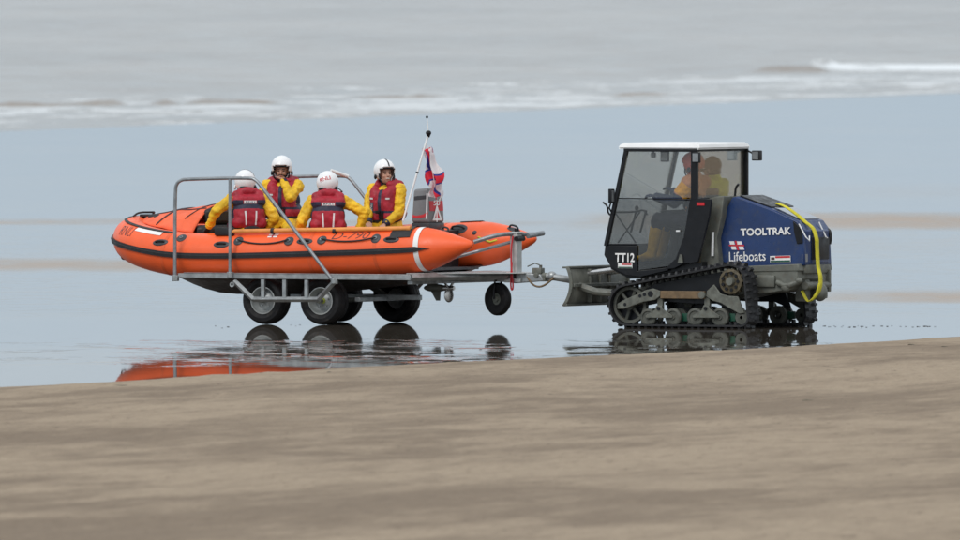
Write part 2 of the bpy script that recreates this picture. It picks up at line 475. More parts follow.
# sea: its edge runs slantwise across the beach
P0 = Vector((-480/(PPM*CAMD)*dist_at(131), dist_at(131)-CAMD))
P1 = Vector((480/(PPM*CAMD)*dist_at(93), dist_at(93)-CAMD))
E = (P1-P0).normalized(); NS = Vector((-E.y, E.x))        # along the edge; out to sea
def gs(c, k=.35):   # soft bump
    return math.exp(-(c*c)/(k*k))
def nz(a, b, c=0.): return noise.noise(Vector((a, b, c)))
def sea_h(x, y):
    """height and foam of the sea at a point"""
    p = Vector((x, y))-P0
    s, t = p.dot(NS), p.dot(E)
    dd = y+CAMD; px = 480+x/dd*PPM*CAMD; sy = CAMH*PPM*CAMD/dd-HOR
    silt = 0.
    h = .03*nz(s*.25, t*.03)+.02*nz(s*.8, t*.1, 3)
    foam = 0.
    edge = s+1.6*nz(t*.06, 2.2)+.7*nz(t*.25, 5.)
    h += .03*min(1, max(0, edge/2))
    # the swash band
    if edge < 26:
        a = min(1, max(0, edge/.8))
        f = .55+.45*nz(s*.35, t*.022, 1.)+.35*nz(s*1.2, t*.08, 4.)
        fade = 1 if edge < 15 else max(0, 1-(edge-15)/11)
        foam = a*f*fade
    # low broken waves: (position in world, length along, width, height, tilt)
    for (wx, wy, lx, wd, hh, ff) in WAVES:
        q = (x-wx)/lx
        if abs(q) > 1.3: continue
        env = max(0, 1-abs(q)**4)*(.78+.30*nz(x*.30, wx))
        yy = (y-wy-3*nz(x*.1, wx+3.))/wd
        if abs(yy) > 4: continue
        # steep face towards the shore (camera), long back
        prof = math.exp(-(yy/1.6)**2) if yy > 0 else math.exp(-(yy/.55)**2)
        h += hh*env*prof
        if ff > 0 and -.9 < yy < 1.7: foam = max(foam, 1.15*ff*env*(.95+.35*nz(x*1.2, y*.3)))
        if ff < 0 and -1.3 < yy < .3:
            foam *= .2; silt = max(silt, min(1, env*1.5)*(.8 if ff < -.5 else .6))
        if ff <= 0 and .2 < yy < 1.6: foam = max(foam, .95*env)
    return h, max(0, min(1.6, foam)), silt
def wpt(px, py): d = dist_at(py); return (px-480)/(PPM*CAMD)*d, d-CAMD
WAVES = []
for (px, py, lpx, wd, hh, ff) in ((905, 71.5, 100, 3.2, .26, 1.3), (790, 73, 40, 2.6, .27, -.1), (820, 71, 16, 2.6, .30, .9), (20, 107.5, 30, 2.2, .13, -1), (60, 107, 14, 2., .10, -1), (100, 106.5, 26, 2.2, .17, -1), (166, 105.5, 14, 2.2, .15, -1),
                                  (215, 105, 30, 2.2, .15, -1), (255, 104.5, 18, 2., .10, -1), (390, 99, 35, 2., .06, -1), (430, 98.5, 18, 2., .06, -1), (625, 97, 16, 2., .09, -1), (648, 96.5, 12, 2., .12, -1), (480, 86, 90, 3., .08, .8), (330, 91, 70, 3., .07, .75), (700, 80, 80, 3., .08, .75), (120, 113, 120, 2.5, .08, .85), (560, 101, 110, 2.5, .06, .8), (860, 84, 90, 2.5, .07, .8), (540, 75, 70, 5, .06, 0.), (940, 88, 60, 2.5, .06, 0.)):
    wx, wy = wpt(px, py); WAVES.append((wx, wy, lpx/(PPM*CAMD)*(wy+CAMD), wd, hh, ff))
n = Nodes('sea_water')
at = n.n('ShaderNodeAttribute', attribute_name='foam').outputs['Fac']
rot = math.atan2(E.y, E.x)
v1 = n.mapv(n.pos, (1, 1, 1), rot=(0, 0, -rot))
st = n.noise(n.mapv(n.pos, (.35, .10, 1)), 1., 6, .7)
st2 = n.noise(n.mapv(n.pos, (1.4, .30, 1)), 1., 4, .7)
fm = n.rng(n.math('ADD', at, n.math('MULTIPLY', n.math('SUBTRACT', n.math('ADD', st, n.math('MULTIPLY', st2, .5)), .75), 3.0)), .48, .80)
wn = n.noise(n.mapv(n.pos, (.22, .05, 1)), 1., 6, .65)
far = n.rng(n.noise(n.mapv(n.pos, (.06, .009, 1)), 1., 4, .6), .35, .65)
sq = n.n('ShaderNodeVectorMath', operation='DOT_PRODUCT'); n.put(sq.inputs[0], n.pos); sq.inputs[1].default_value = (NS.x, NS.y, 0)
offs = n.rng(n.math('SUBTRACT', sq.outputs['Value'], P0.dot(NS)), 18, 50, .12, 1)
wc = n.mix(far, (.20, .175, .155), (.29, .26, .235))
body = n.bsdf(Base_Color=wc, Roughness=n.rng(st, .3, .7, .12, .24), IOR=1.33, Normal=n.bump(n.math('MULTIPLY', n.math('ADD', wn, n.math('MULTIPLY', st2, .2)), offs), .9))
fo = n.n('ShaderNodeBsdfDiffuse'); fo.inputs[0].default_value = (.76, .80, .83, 1)
ms = n.n('ShaderNodeMixShader'); n.put(ms.inputs[0], n.math('MULTIPLY', fm, n.rng(at, .8, 1.1, .50, .92))); n.t.links.new(fo.outputs[0], ms.inputs[2])
sl = n.n('ShaderNodeBsdfDiffuse'); sl.inputs[0].default_value = (.27, .225, .185, 1)
m2 = n.n('ShaderNodeMixShader'); n.put(m2.inputs[0], n.math('MULTIPLY', n.n('ShaderNodeAttribute', attribute_name='silt').outputs['Fac'], n.rng(st2, .35, .6, .3, .85)))
n.t.links.new(body, m2.inputs[1]); n.t.links.new(sl.outputs[0], m2.inputs[2]); n.t.links.new(m2.outputs[0], ms.inputs[1])
MAT['sea'] = n.done(ms.outputs[0])
def axis_vals(fine0, fine1, step, lo, hi, grow=1.25):
    a = list(np.arange(fine0, fine1+1e-6, step)); d = step; x = fine1
    while x < hi: d *= grow; x = min(hi, x+d); a.append(x)
    d = step; x = fine0
    while x > lo: d *= grow; x = max(lo, x-d); a.insert(0, x)
    return a
# grid in shore coordinates would waste points: rows follow y, columns x, and cells landward of the edge are dropped
xs = axis_vals(-22, 34, .45, -9000, 9000)
ys = axis_vals(205, 620, .8, 100, 15000, 1.12)
mb = MB(); bm = mb.bm
lay = bm.verts.layers.float.new('foam'); lay2 = bm.verts.layers.float.new('silt')
grid = {}
for j, y in enumerate(ys):
    for i, x in enumerate(xs):
        p = Vector((x, y))-P0
        if p.dot(NS) < -3.5 and abs(x) < 200: continue
        if p.dot(NS) < -60 : continue
        h, f, si = sea_h(x, y)
        s = p.dot(NS)
        base = .012+h*min(1, max(0, s/3.)) if s > 0 else .012+.03*s
        if abs(x) > 60: base = .012 if s > 0 else -.05
        v = bm.verts.new((x, y, base if s > 0 else min(base, -.002*abs(s)))); v[lay] = f; v[lay2] = si; grid[i, j] = v
for (i, j), v in grid.items():
    q = [grid.get(k) for k in ((i, j), (i+1, j), (i+1, j+1), (i, j+1))]
    if all(q): bm.faces.new(q)
tag(mb.build('sea_water', 'sea', ang=180, fix=False), kind='structure')

# dry sand bank in the foreground, one sheet with low ridges
n = Nodes('dry_sand')
S0 = Vector(wpt(0, 388.6)); S1 = Vector(wpt(960, 337))
E2 = (S1-S0).normalized(); N2 = Vector((E2.y, -E2.x))
ang2 = math.atan2(E2.y, E2.x)
vr = n.mapv(n.pos, (1, 1, 1), rot=(0, 0, 0))
sy_ = n.n('ShaderNodeSeparateXYZ'); n.put(sy_.inputs[0], n.pos)
cb = n.n('ShaderNodeCombineXYZ'); n.put(cb.inputs[0], sy_.outputs[0]); n.put(cb.inputs[1], n.math('SUBTRACT', sy_.outputs[1], n.math('MULTIPLY', sy_.outputs[0], 1.9)))
sh_ = cb.outputs[0]
bandn = n.noise(n.mapv(sh_, (.20, .10, 1), loc=(3, 0, 0)), 1., 7, .70, .3)
b2n = n.noise(n.mapv(sh_, (.9, .40, 1)), 1., 6, .75)
grain = n.noise(n.mapv(sh_, (6., 1.5, 1)), 1., 6, .8)
grit = n.noise(n.pos, 22., 4, .7)
f = n.math('ADD', n.math('MULTIPLY', bandn, .58), n.math('MULTIPLY', b2n, .42))
c = n.mix(n.rng(f, .42, .58), (.215, .165, .120), (.40, .318, .232))
c = n.mix(n.rng(grain, .34, .66, 0, .5), c, (.30, .235, .17))
c = n.mix(n.rng(grain, .56, .70, 0, .75), c, (.12, .09, .065))
c = n.mix(n.rng(grit, .35, .75, 0, .25), c, (.13, .11, .09))
MAT['dry'] = n.done(n.bsdf(Base_Color=c, Roughness=.95, Specular_IOR_Level=.15, Normal=n.bump(n.math('ADD', grain, n.math('MULTIPLY', grit, .2)), .03)))
mb = MB(); bm = mb.bm
ss = axis_vals(-.6, 16, .16, -.6, 900, 1.2)
ts = axis_vals(-48, 62, .40, -700, 700, 1.25)
rows = []
for s in ss:
    r = []
    for t in ts:
        q = S0+E2*t
        wob = .28*nz(t*.12, 1.)+.16*nz(t*.5, 2.)+.10*nz(t*1.7, 3.)
        p = q+N2*(s+wob)
        rise = .075*(1-math.exp(-max(0, s)/1.1)) if s > 0 else .03*s
        h = rise+min(1, max(0, s)/.6)*(.035*nz(p.x*.25, p.y*.06)+.022*nz(p.x*.9, p.y*.25, 3)+.022*nz(p.x*2.6, p.y*.9, 7)+.016*max(0, nz(p.x*4.6, p.y*1.9, 11)))
        if s > 40: h = max(h, .04)
        if abs(t-7) > 100 and s > 0: h = max(h, .03)
        r.append(Vector((p.x, p.y, h)))
    rows.append(r)
mb.grid(rows)
tag(mb.build('dry_sand_beach', 'dry', ang=180), kind='structure')

# scraps of weed, small stones and dotted track marks on the sand
TRACK_SPK = [(825+k*6.2+random.uniform(-2, 2), 326.8+random.uniform(-1, 1), random.uniform(.03, .06)) for k in range(19)]  # dotted track marks beside the tractor, built as specks like the weed
def scrap(px, py, size, kind, onbank=False):
    d = dist_at(py); x, y = (px-480)/(PPM*CAMD)*d, d-CAMD
    mb = MB()
    for k in range(4):
        mb.ell((random.uniform(-.5, .5)*size, random.uniform(-.5, .5)*size, .06 if onbank else .004), (size*random.uniform(.25, .5), size*random.uniform(.2, .5), size*random.uniform(.06, .12)), seg=8)
    o = mb.build('sand_speck', MAT['hair'] if kind else MAT['sprk'])
    o.location = (x, y, .0)
    if onbank: tag(o, 'dark crumb of weed on the dry sand bank', 'seaweed', 'weed crumbs on the dry sand')
    elif px > 820: tag(o, 'small dark speck in the dotted line of track marks on wet sand right of the tractor', 'seaweed', 'track mark specks in a line right of the tractor')
    elif px > 600: tag(o, 'small dark speck on the water in front of the tractor track', 'seaweed')
    elif py < 300: tag(o, 'lone dark speck on wet sand far behind the boat bow', 'seaweed')
    elif px < 260: tag(o, 'small dark speck on wet sand left of the trailer wheels', 'seaweed', 'specks left of the trailer wheels')
    else: tag(o, 'small dark speck on wet sand between the two near trailer wheels', 'seaweed', 'specks between the trailer wheels')
for px, py, s in ((215, 326, .035), (222, 328, .03), (228, 327, .05), (291, 325, .03), (296, 326, .025), (300, 325, .03), (236, 193, .05), (834, 326, .03), (842, 327, .025), (850, 327, .03), (858, 326, .025), (862, 328, .03))+tuple(TRACK_SPK):
    scrap(px, py, s*.55, 1)
for px, py, s in ((24, 403, .07), (120, 392, .12), (85, 400, .06), (228, 470, .08), (770, 410, .07), (812, 407, .10), (640, 480, .05), (530, 392, .05), (912, 350, .07), (944, 352, .05), (480, 355, .05), (330, 378, .05)):
    scrap(px, py, s, 0, True)
# ------------------------------------------------------------------ boat trailer
tr = empty('boat_trailer', OB, -TH, 'galvanised four wheeled launching trailer with tall pipe guard rails carrying the orange boat', 'trailer')
HW = 1.16                                   # half width to the guard rails
def B(u, v, z): return Vector((u, v, z))
zr = .575
u0 = bp(183, 278, -HW).x
for s in (-1, 1):
    # side rail, stepping in towards the drawbar at the rear
    mb = MB()
    mb.box(((u0+1.28)/2-.04, s*(HW-.04), zr), (1.36-u0, .05, .05))
    mb.box(((u0+1.28)/2, s*(HW-.065), zr+.029), (1.28-u0, .11, .009))
    mb.box(((u0+1.28)/2, s*(HW-.065), zr-.029), (1.28-u0, .11, .008))
    mb.build('side_rail', 'galv', tr, bev=.006)
    # rail converging on the drawbar
    mb = MB()
    mb.tube([B(1.27, s*(HW-.05), zr), B(2.02, s*.13, zr+.01)], .045, 4)
    mb.build('converging_rail', 'galv', tr, ang=30)
# decking plates at the rear where it narrows
mb = MB()
mb.prismz([(1.20, -1.10), (2.25, -.13), (2.25, .13), (1.20, 1.10)], zr+.036, zr+.048)
mb.build('rear_deck_plate', 'galvl', tr, bev=.003)
mb = MB()
for u in (-.36, .36, 1.24): mb.box((u, 0, zr-.275 if u < 1 else zr-.06), (.07, 2*HW-.16 if u > 1 else 1.5, .05))
    # the forward members dip under the keel
mb.build('cross_member', 'galv', tr, bev=.005)
mb = MB(); mb.box((-.15, 0, zr-.26), (1.9, .10, .06)); mb.build('centre_beam', 'galv', tr, bev=.005)
# rollers and padded bunks below the hull
for s in (-1, 1):
    mb = MB(); mb.box((-.3, s*.45, zr-.005), (2.6, .10, .05)); mb.build('bunk_pad', 'rubber', tr, bev=.01)

# wheel frames hanging outside the wheels
a = bp(233, 281, -HW); b_ = bp(252, 299.5, -HW); c_ = bp(317, 299.5, -HW); d_ = bp(334, 281, -HW)
for s in (-1, 1):
    y = s*(HW-.03)
    mb = MB()
    P_ = [(q.x, y, q.z) for q in (a, b_, c_, d_)]
    for p, q in zip(P_, P_[1:]):
        mb.tube([p, q], .032, 4)
    for px in (262, 283.5, 305.5):
        q = bp(px, 290, -HW); mb.box((q.x, y, (zr-.02+b_.z)/2), (.045, .035, zr-b_.z-.06))
    mb.build('wheel_frame', 'galv', tr, ang=30)
# axles
AX = (-.775, 0.0); WR = .285; WZ = WR; WV = .90
for u in AX:
    mb = MB(); mb.cyl((u, -1.05, WZ), (u, 1.05, WZ), .028)
    for s in (-1, 1):
        mb.box((u-.10, s*.62, WZ+.09), (.34, .05, .06), rot=Matrix.Rotation(R(28), 3, 'Y'))
    mb.build('axle', 'gun', tr)
mb = MB(); mb.cyl((AX[0], .45, .31), (AX[1]+.1, .45, .31), .022); mb.build('axle_link', 'black', tr)

def wheel(parent, c, side, R_=WR, W=.25, hub='yelgrn'):
    """balloon tyred wheel; side is the direction its rim faces"""
    c = Vector(c)
    mb = MB(); h = W/2
    prof = [(.150, -h*.62), (.165, -h*.80), (R_*.74, -h), (R_*.88, -h*.93), (R_*.965, -h*.70), (R_*.985, -h*.5), (R_*.972, -h*.47), (R_*.973, -h*.42), (R_*.993, -h*.39), (R_*.998, -h*.12), (R_*.982, -h*.09), (R_*.982, h*.09), (R_*.998, h*.12), (R_*.993, h*.39), (R_*.973, h*.42), (R_*.972, h*.47), (R_*.985, h*.5), (R_*.965, h*.70), (R_*.88, h*.93), (R_*.74, h), (.165, h*.80), (.150, h*.62), (.150, -h*.62)]
    mb.lathe(prof, c, Vector((0, 1, 0)), 56)
    for k in range(0):
        t = k*2*PI/40
        rotm = Matrix.Rotation(-t, 3, 'Y')
        for q in (-1, 1):
            p = c+Vector((math.cos(t+q*.04)*(R_*.994), q*h*.38, math.sin(t+q*.04)*(R_*.994)))
            mb.box(p, (.006, h*.62, .026), rot=rotm)
    ty = mb.build('tyre', 'tyre', parent, ang=35)
    mb = MB(); f = side
    prof = [(.120, .004), (.09, -.012), (.055, -.035), (.0001, -.035)]
    mb.lathe([(r, f*(-hh+.0)) for r, hh in prof], c, Vector((0, 1, 0)), 40)
    mb.lathe([(.152, -.075), (.156, 0), (.152, .075)], c, Vector((0, 1, 0)), 40)
    for k in range(5):
        t = k*2*PI/5+.3; p = c+Vector((math.cos(t)*.075, f*.030, math.sin(t)*.075)); mb.cyl(p, p+Vector((0, f*.018, 0)), .009, seg=8)
    rm = mb.build('wheel_disc', 'galv', ty)
    mb = MB(); mb.lathe([(r, f*(-hh)) for r, hh in [(.152, -.05), (.163, -.102), (.152, -.104), (.142, -.06), (.128, -.01), (.118, .008), (.118, .02)]], c, Vector((0, 1, 0)), 40); mb.build('rim', 'galvl', ty)
    mb = MB(); mb.cyl(c+Vector((0, f*.02, 0)), c+Vector((0, f*.07, 0)), .036, .030, 20); mb.cyl(c+Vector((0, f*.07, 0)), c+Vector((0, f*.085, 0)), .022, .018, 16)
    mb.build('hub', hub, rm)
    return ty
for i, u in enumerate(AX):
    for s in (-1, 1):
        wheel(tr, (u, s*WV, WZ), s if s < 0 else s, hub='yelgrn' if (i == 1 and s < 0) else 'galv').name = 'wheel'

# guard rails: one bent pipe and one upright each side
for s in (-1, 1):
    w0 = bp(175, 279, -HW); w1 = bp(175, 190, -HW); w2 = bp(177, 183, -HW); w3 = bp(185, 179.2, -HW)
    w4 = bp(250, 177.6, -HW); w5 = bp(256, 180, -HW); w6 = bp(262, 187, -HW); w7 = bp(334, 282, -HW)
    def A(p, z=None): return Vector((p.x, s*HW, p.z))
    mb = MB()
    mb.tube([A(w0), A(w1), A(w2), A((w2+w3)/2+Vector((0, 0, .01))), A(w3), A(w4), A(w5), A(w6), A(w7)], .021, 12, smooth=2)
    mb.build('guard_rail', 'pipe', tr)
    mb = MB(); q = bp(230, 178, -HW)
    mb.tube([Vector((q.x, s*HW, zr-.02)), Vector((q.x, s*HW, q.z-.01))], .019, 12)
    mb.build('guard_post', 'pipe', tr)
    for q, r_ in ((w0, .034), (Vector((q.x, 0, zr)), .032), (w7, .034)):
        mb = MB()
        mb.box((q.x, s*(HW-.012), q.z+.01), (.075, .05, .07))
        mb.cyl((q.x, s*(HW+.0), q.z+.045), (q.x, s*(HW+.0), q.z-.02), r_)
        mb.build('rail_clamp', 'galv', tr, bev=.004)
    if s < 0:
        mb = MB(); q = bp(233.5, 284.5, -HW)
        mb.lathe([(.016, -.01), (.03, -.012), (.034, 0), (.03, .012), (.016, .01), (.016, -.01)], (q.x, -HW-.03, q.z), Vector((0, 1, 0)), 20)
        mb.build('tie_ring', 'galv', tr)
# pale sleeve on the far guard rail
mb = MB(); q1 = bp(331, 170.5, HW-.2); q2 = bp(348, 176.5, HW); mb.tube([(q1.x, HW-.2, q1.z), (q2.x, HW, q2.z)], .022, 10)
mb.build('white_rail_sleeve', 'white', tr)

# mast at the back end, yoke bars, rope
um = bp(516, 275, 0).x
zt = bp(516, 233.5, 0).z
mb = MB(); mb.box((um, 0, (zt+.50)/2), (.10, .12, zt-.50)); mb.box((um, 0, zt+.012), (.13, .14, .02)); mb.box((um, 0, .53), (.22, .2, .05))
mb.build('winch_mast', 'galvl', tr, bev=.008)
mb = MB()
pts = [bp(474, 242, -.30), bp(496, 235.2, -.22), bp(510, 233.8, -.08), bp(524, 234.5, .1), bp(541, 234.0, .42)]
mb.tube(pts, .026, 10, smooth=2)
mb.cyl(bp(528, 236, .12), bp(543, 233.2, .45), .03)
mb.tube([bp(449, 259, -.30), bp(497, 246, -.12), bp(515, 241, 0)], .02, 10, smooth=1)
mb.build('yoke_bar', 'pipe', tr)
mb = MB(); mb.cyl((um+.02, -.02, zt+.02), (um+.02, -.02, zt+.06), .028); mb.cyl((um+.05, -.09, zt-.06), (um+.05, .09, zt-.06), .03)
mb.build('winch_roller', 'black', tr)
mb = MB()
mb.tube([bp(513, 236, -.08), bp(511, 250, -.10), bp(511.5, 270, -.12), bp(513.5, 288, -.12), bp(511.5, 291, -.12), bp(510.5, 283, -.12), bp(512, 262, -.11)], .010, 8, smooth=2)
mb.build('hanging_rope', 'red', tr)
# drawbar to the coupling
mb = MB()
mb.box(((1.35+um)/2, 0, zr-.01), (um-1.35+.1, .14, .11))
mb.prism([(um, zr+.05), (um+.36, zr+.03), (um+.40, zr-.05), (um, zr-.08)], -.07, .07)
mb.build('drawbar', 'galv', tr, bev=.01)
mb = MB()
h0 = bp(537, 275, 0); h1 = bp(552, 276, 0)
mb.cyl(h0+V(-.05, 0, 0), h1, .035); mb.box(h0+V(.02, 0, .05), (.12, .10, .07), bevel=.01); mb.cyl(h0+V(.03, -.09, .0), h0+V(.03, .09, .0), .03)
mb.cyl(h0+V(.05, 0, -.07), h0+V(.05, 0, .12), .018); mb.box(h0+V(.10, 0, -.05), (.07, .12, .05), bevel=.01)
mb.tube([h0+V(.05, -.03, .12), h0+V(.0, -.05, .14), h0+V(-.1, -.05, .10)], .008, 8)
mb.build('coupling', 'gun', tr, bev=.003)
mb = MB(); mb.tube([h0+V(-.1, -.06, -.02), h0+V(0, -.09, -.13), h0+V(.12, -.08, -.14), h0+V(.25, -.05, -.03)], .012, 8, smooth=2); mb.build('safety_cable', 'rust', tr)

# raised jockey wheel turned on its castor
jc = bp(498, 299, 0)
jr = Matrix.Rotation(R(12), 3, 'Z')
jw = empty('jockey_wheel', (jc.x, 0, jc.z)); jw.parent = tr; jw.rotation_euler = (0, 0, R(-17))
mb = MB(); rj = .195
mb.lathe([(.07, -.03), (rj*.6, -.055), (rj*.9, -.05), (rj, -.022), (rj, .022), (rj*.9, .05), (rj*.6, .055), (.07, .03), (.07, -.03)], (0, 0, 0), seg=40)
mb.build('tyre', 'tyre', jw)
mb = MB(); mb.lathe([(.0001, -.045), (.03, -.045), (.035, -.02), (.075, -.025), (.075, .025), (.035, .02), (.03, .045), (.0001, .045)], (0, 0, 0), seg=28); mb.build('rim', 'gun', jw)
mb = MB()
for s in (-1, 1): mb.tube([(0, s*.068, 0), (0, s*.068, .10), (0, s*.05, .215)], .012, 8)
mb.box((0, 0, .225), (.09, .14, .03)); mb.cyl((0, 0, .22), (0, 0, .30), .024)
mb.build('fork', 'black', jw, bev=.003)

# ------------------------------------------------------------------ inflatable lifeboat
bt = empty('inflatable_lifeboat', OB+Vector((0, 0, .55)), -TH, 'long orange inflatable rescue boat with a black rubbing strake, riding on the trailer', 'boat')
BO = Vector((0, 0, -.55))       # so that parts can be modelled with z measured from the sand
def bbuild(mb, *a, **k):
    bmesh.ops.translate(mb.bm, vec=BO, verts=mb.bm.verts); return mb.build(*a, **k)
# centre line of the near half of the tube, bow to stern tip: u, v, z, radius
TP = [(-2.99, 0, 1.03, .225), (-2.97, .16, 1.02, .228), (-2.90, .33, .998, .232), (-2.76, .50, .962, .238), (-2.54, .64, .918, .245), (-2.25, .735, .872, .252), (-1.9, .785, .838, .257),
      (-1.4, .80, .832, .26), (-.8, .80, .846, .262), (0, .80, .872, .263), (.6, .80, .893, .263), (1.0, .80, .912, .262), (1.22, .80, .925, .258), (1.38, .80, .938, .236), (1.56, .80, .957, .185), (1.74, .80, .975, .115), (1.88, .80, .988, .055), (1.925, .80, .992, .022)]
TP = [(a_[0], a_[1], a_[2]-.006, a_[3]*1.03) for a_ in TP]
def cr_spline(pts, k=6):
    P = [Vector(p) for p in pts]; out = []
    for i in range(len(P)-1):
        p0 = P[max(0, i-1)]; p1 = P[i]; p2 = P[i+1]; p3 = P[min(len(P)-1, i+2)]
        for j in range(k):
            t = j/k
            out.append(.5*((2*p1)+(p2-p0)*t+(2*p0-5*p1+4*p2-p3)*t*t+(3*p1-p0-3*p2+p3)*t**3))
    out.append(P[-1]); return out
near = cr_spline([Vector(p) for p in TP], 6)
roll = .028
path = [Vector((p[0], p[1], p[2]+roll*p[1], p[3])) for p in reversed(near)]+[Vector((p[0], -p[1], p[2]-roll*p[1], p[3])) for p in near[1:]]
def sweep(path, seg=40):
    mb = MB(); rings = []; n = len(path)
    for i, p in enumerate(path):
        a = path[max(0, i-1)]; c = path[min(n-1, i+1)]
        d = Vector((c[0]-a[0], c[1]-a[1], (c[2]-a[2]))).normalized()
        side = d.cross(Vector((0, 0, 1))).normalized(); up = side.cross(d)
        q = Vector(p[:3])
        rings.append([mb.bm.verts.new(q+(side*math.cos(k*2*PI/seg)+up*math.sin(k*2*PI/seg))*p[3]) for k in range(seg)])
    for A, C in zip(rings, rings[1:]):
        for k in range(seg): mb.bm.faces.new((A[k], A[(k+1) % seg], C[(k+1) % seg], C[k]))
    mb.bm.faces.new(rings[0]); mb.bm.faces.new(rings[-1][::-1])
    return mb
tube = bbuild(sweep(path), 'inflatable_tube', 'orange', bt, ang=60)
tb = bvh_of(tube)
# everything below measured with z from the sand; small wrapper for things laid on the tube
def frame_at(i):
    p = path[i]; a = path[max(0, i-1)]; c = path[min(len(path)-1, i+1)]
    d = Vector((c[0]-a[0], c[1]-a[1], c[2]-a[2])).normalized(); side = d.cross(Vector((0, 0, 1))).normalized()
    return Vector(p[:3]), d, side, side.cross(d), p[3]
def on_tube(i, ang, off=0):
    """ang from horizontal outwards (0) to straight up (90)"""
    q, d, side, up, r = frame_at(i); a = R(ang)
    out_ = side if i >= 0 else side
    return q+(out_*OUTS*math.cos(a)+up*math.sin(a))*(r+off)
q, d, side, up, r = frame_at(len(path)//2)
OUTS = 1 if side.x < 0 else -1      # side vector must point away from the inside at the bow
n_p = len(path)
def strip(i0, i1, a0, a1, off, name, m, steps=1, thick=0, taper0=0, taper1=0):
    mb = MB(); rows = []
    rng_ = range(i0, i1+1)
    for i in rng_:
        k = 1.0
        if taper1 and i > i1-taper1: k = max(.03, (i1-i)/taper1)
        if taper0 and i < i0+taper0: k = max(.03, (i-i0)/taper0)
        mid = (a0+a1)/2; h = (a1-a0)/2*k
        arc = [mid-h+2*h*j/steps for j in range(steps+1)]
        row = [on_tube(i, arc[0], .0)]+[on_tube(i, aa, off) for aa in arc]+[on_tube(i, arc[-1], .0)]
        rows.append(row)
    mb.grid(rows); return bbuild(mb, name, m, bt, ang=30)
iS = [i for i in range(n_p) if path[i][0] < 1.49]
i0, i1 = iS[0], iS[-1]
strip(i0, i1, -6, 7, .020, 'rubbing_strake', 'rubber', 4, taper0=6, taper1=6)
strip(i0+1, i1-3, 1.2, 2.4, .026, 'strake_groove', 'darkgrey', 1, taper0=6, taper1=6)
# white bands round the stern cones
for sgn in (-1,):
    for uu in (1.31,):
        i = min((i for i in range(n_p) if path[i][1]*sgn > .5), key=lambda i: abs(path[i][0]-uu))
        mb = MB(); rows = []
        for k in range(33):
            t = k*2*PI/32
            row = []
            for du in (-1, 1):
                j = i
                q, d, side, up, r = frame_at(j)
                rr = r+.004 - (.004 if du*d.x > 0 else 0)
                row.append(q+d*du*.032+(side*math.cos(t)+up*math.sin(t))*(rr+.002))
            rows.append(row)
        mb.grid(rows); bbuild(mb, 'white_band', 'white2', bt)
# glued seams round the tube
for uu in (-2.1, -1.1, -.1, .75):
    for sgn in (-1, 1):
        i = min((i for i in range(n_p) if path[i][1]*sgn > .4), key=lambda i: abs(path[i][0]-uu))
        q, d, side, up, r = frame_at(i); mb = MB()
        mb.grid([[q+d*du+(side*math.cos(k*PI/20)+up*math.sin(k*PI/20))*(r+.0025) for du in (-.022, .022)] for k in range(41)])
        bbuild(mb, 'seam_tape', 'seam', bt)
# canvas edge: dark line along the top inside with white patch near the bow
iN = [i for i in range(n_p//2, n_p) if path[i][1] < 0]
j1 = max(i for i in iN if path[i][0] < -2.05)
strip(n_p-1-j1, j1, 66, 74, .012, 'bow_edge_strip', 'rubber', 1)
jb = min(iN, key=lambda i: abs(path[i][0]+2.60)); jc_ = min(iN, key=lambda i: abs(path[i][0]+2.20))
strip(jb, jc_, 50, 64, .006, 'white_bow_patch', 'white2', 3)

# keel and hull bottom
mb = MB(); rows = []
for p in [near[k] for k in range(0, len(near), 3) if near[k][0] < 1.3]+[near[min(range(len(near)), key=lambda k: abs(near[k][0]-1.25))]]:
    u, v, z, r = p
    vi = max(0.02, v-.05)
    t = (u+2.99)/4.2
    kz = .345+.50*max(0, 1-t/.30)**1.7-.0*t
    if u > -.6: kz = .345+.10*(u+.6)
    row = [Vector((u, s*vi*k, (z-r*.93)*(k**.8)+kz*(1-k**.8)+roll*s*vi*k)) for s, ks in ((-1, (1, .75, .5, .25, .08)), (1, (.0, .08, .25, .5, .75, 1))) for k in ks]
    rows.append(row)
mb.grid(rows); bbuild(mb, 'hull_bottom', 'hull', bt, thick=.02, ang=60)
mb = MB(); mb.box((-.6, 0, .66), (3.7, 1.25, .03)); mb.build  # floor
bbuild(mb, 'floor', 'darkgrey', bt)
mb = MB(); mb.box((.98, 0, .86), (.06, 1.16, .50)); bbuild(mb, 'transom', 'rubber', bt, bev=.01)

# raised orange canopy over the bow
mb = MB(); rows = []
for k in range(0, 25):
    t = k/24; u = -2.88+t*.98
    hwid = .10+.57*min(1, (t*1.35))**.55
    ridge = 1.235+.165*t**.8
    edge = 1.21-.12*t**.7
    row = []
    for j in range(-12, 13):
        q = j/12; f = (1-abs(q)**2.2)
        zz = edge+(ridge-edge)*f+.012*noise.noise(Vector((u*4, q*3, 0)))
        row.append(Vector((u, q*hwid, zz+roll*q*hwid)))
    rows.append(row)
mb.grid(rows); bow = bbuild(mb, 'bow_canopy', 'orange2', bt, thick=.012, ang=60)
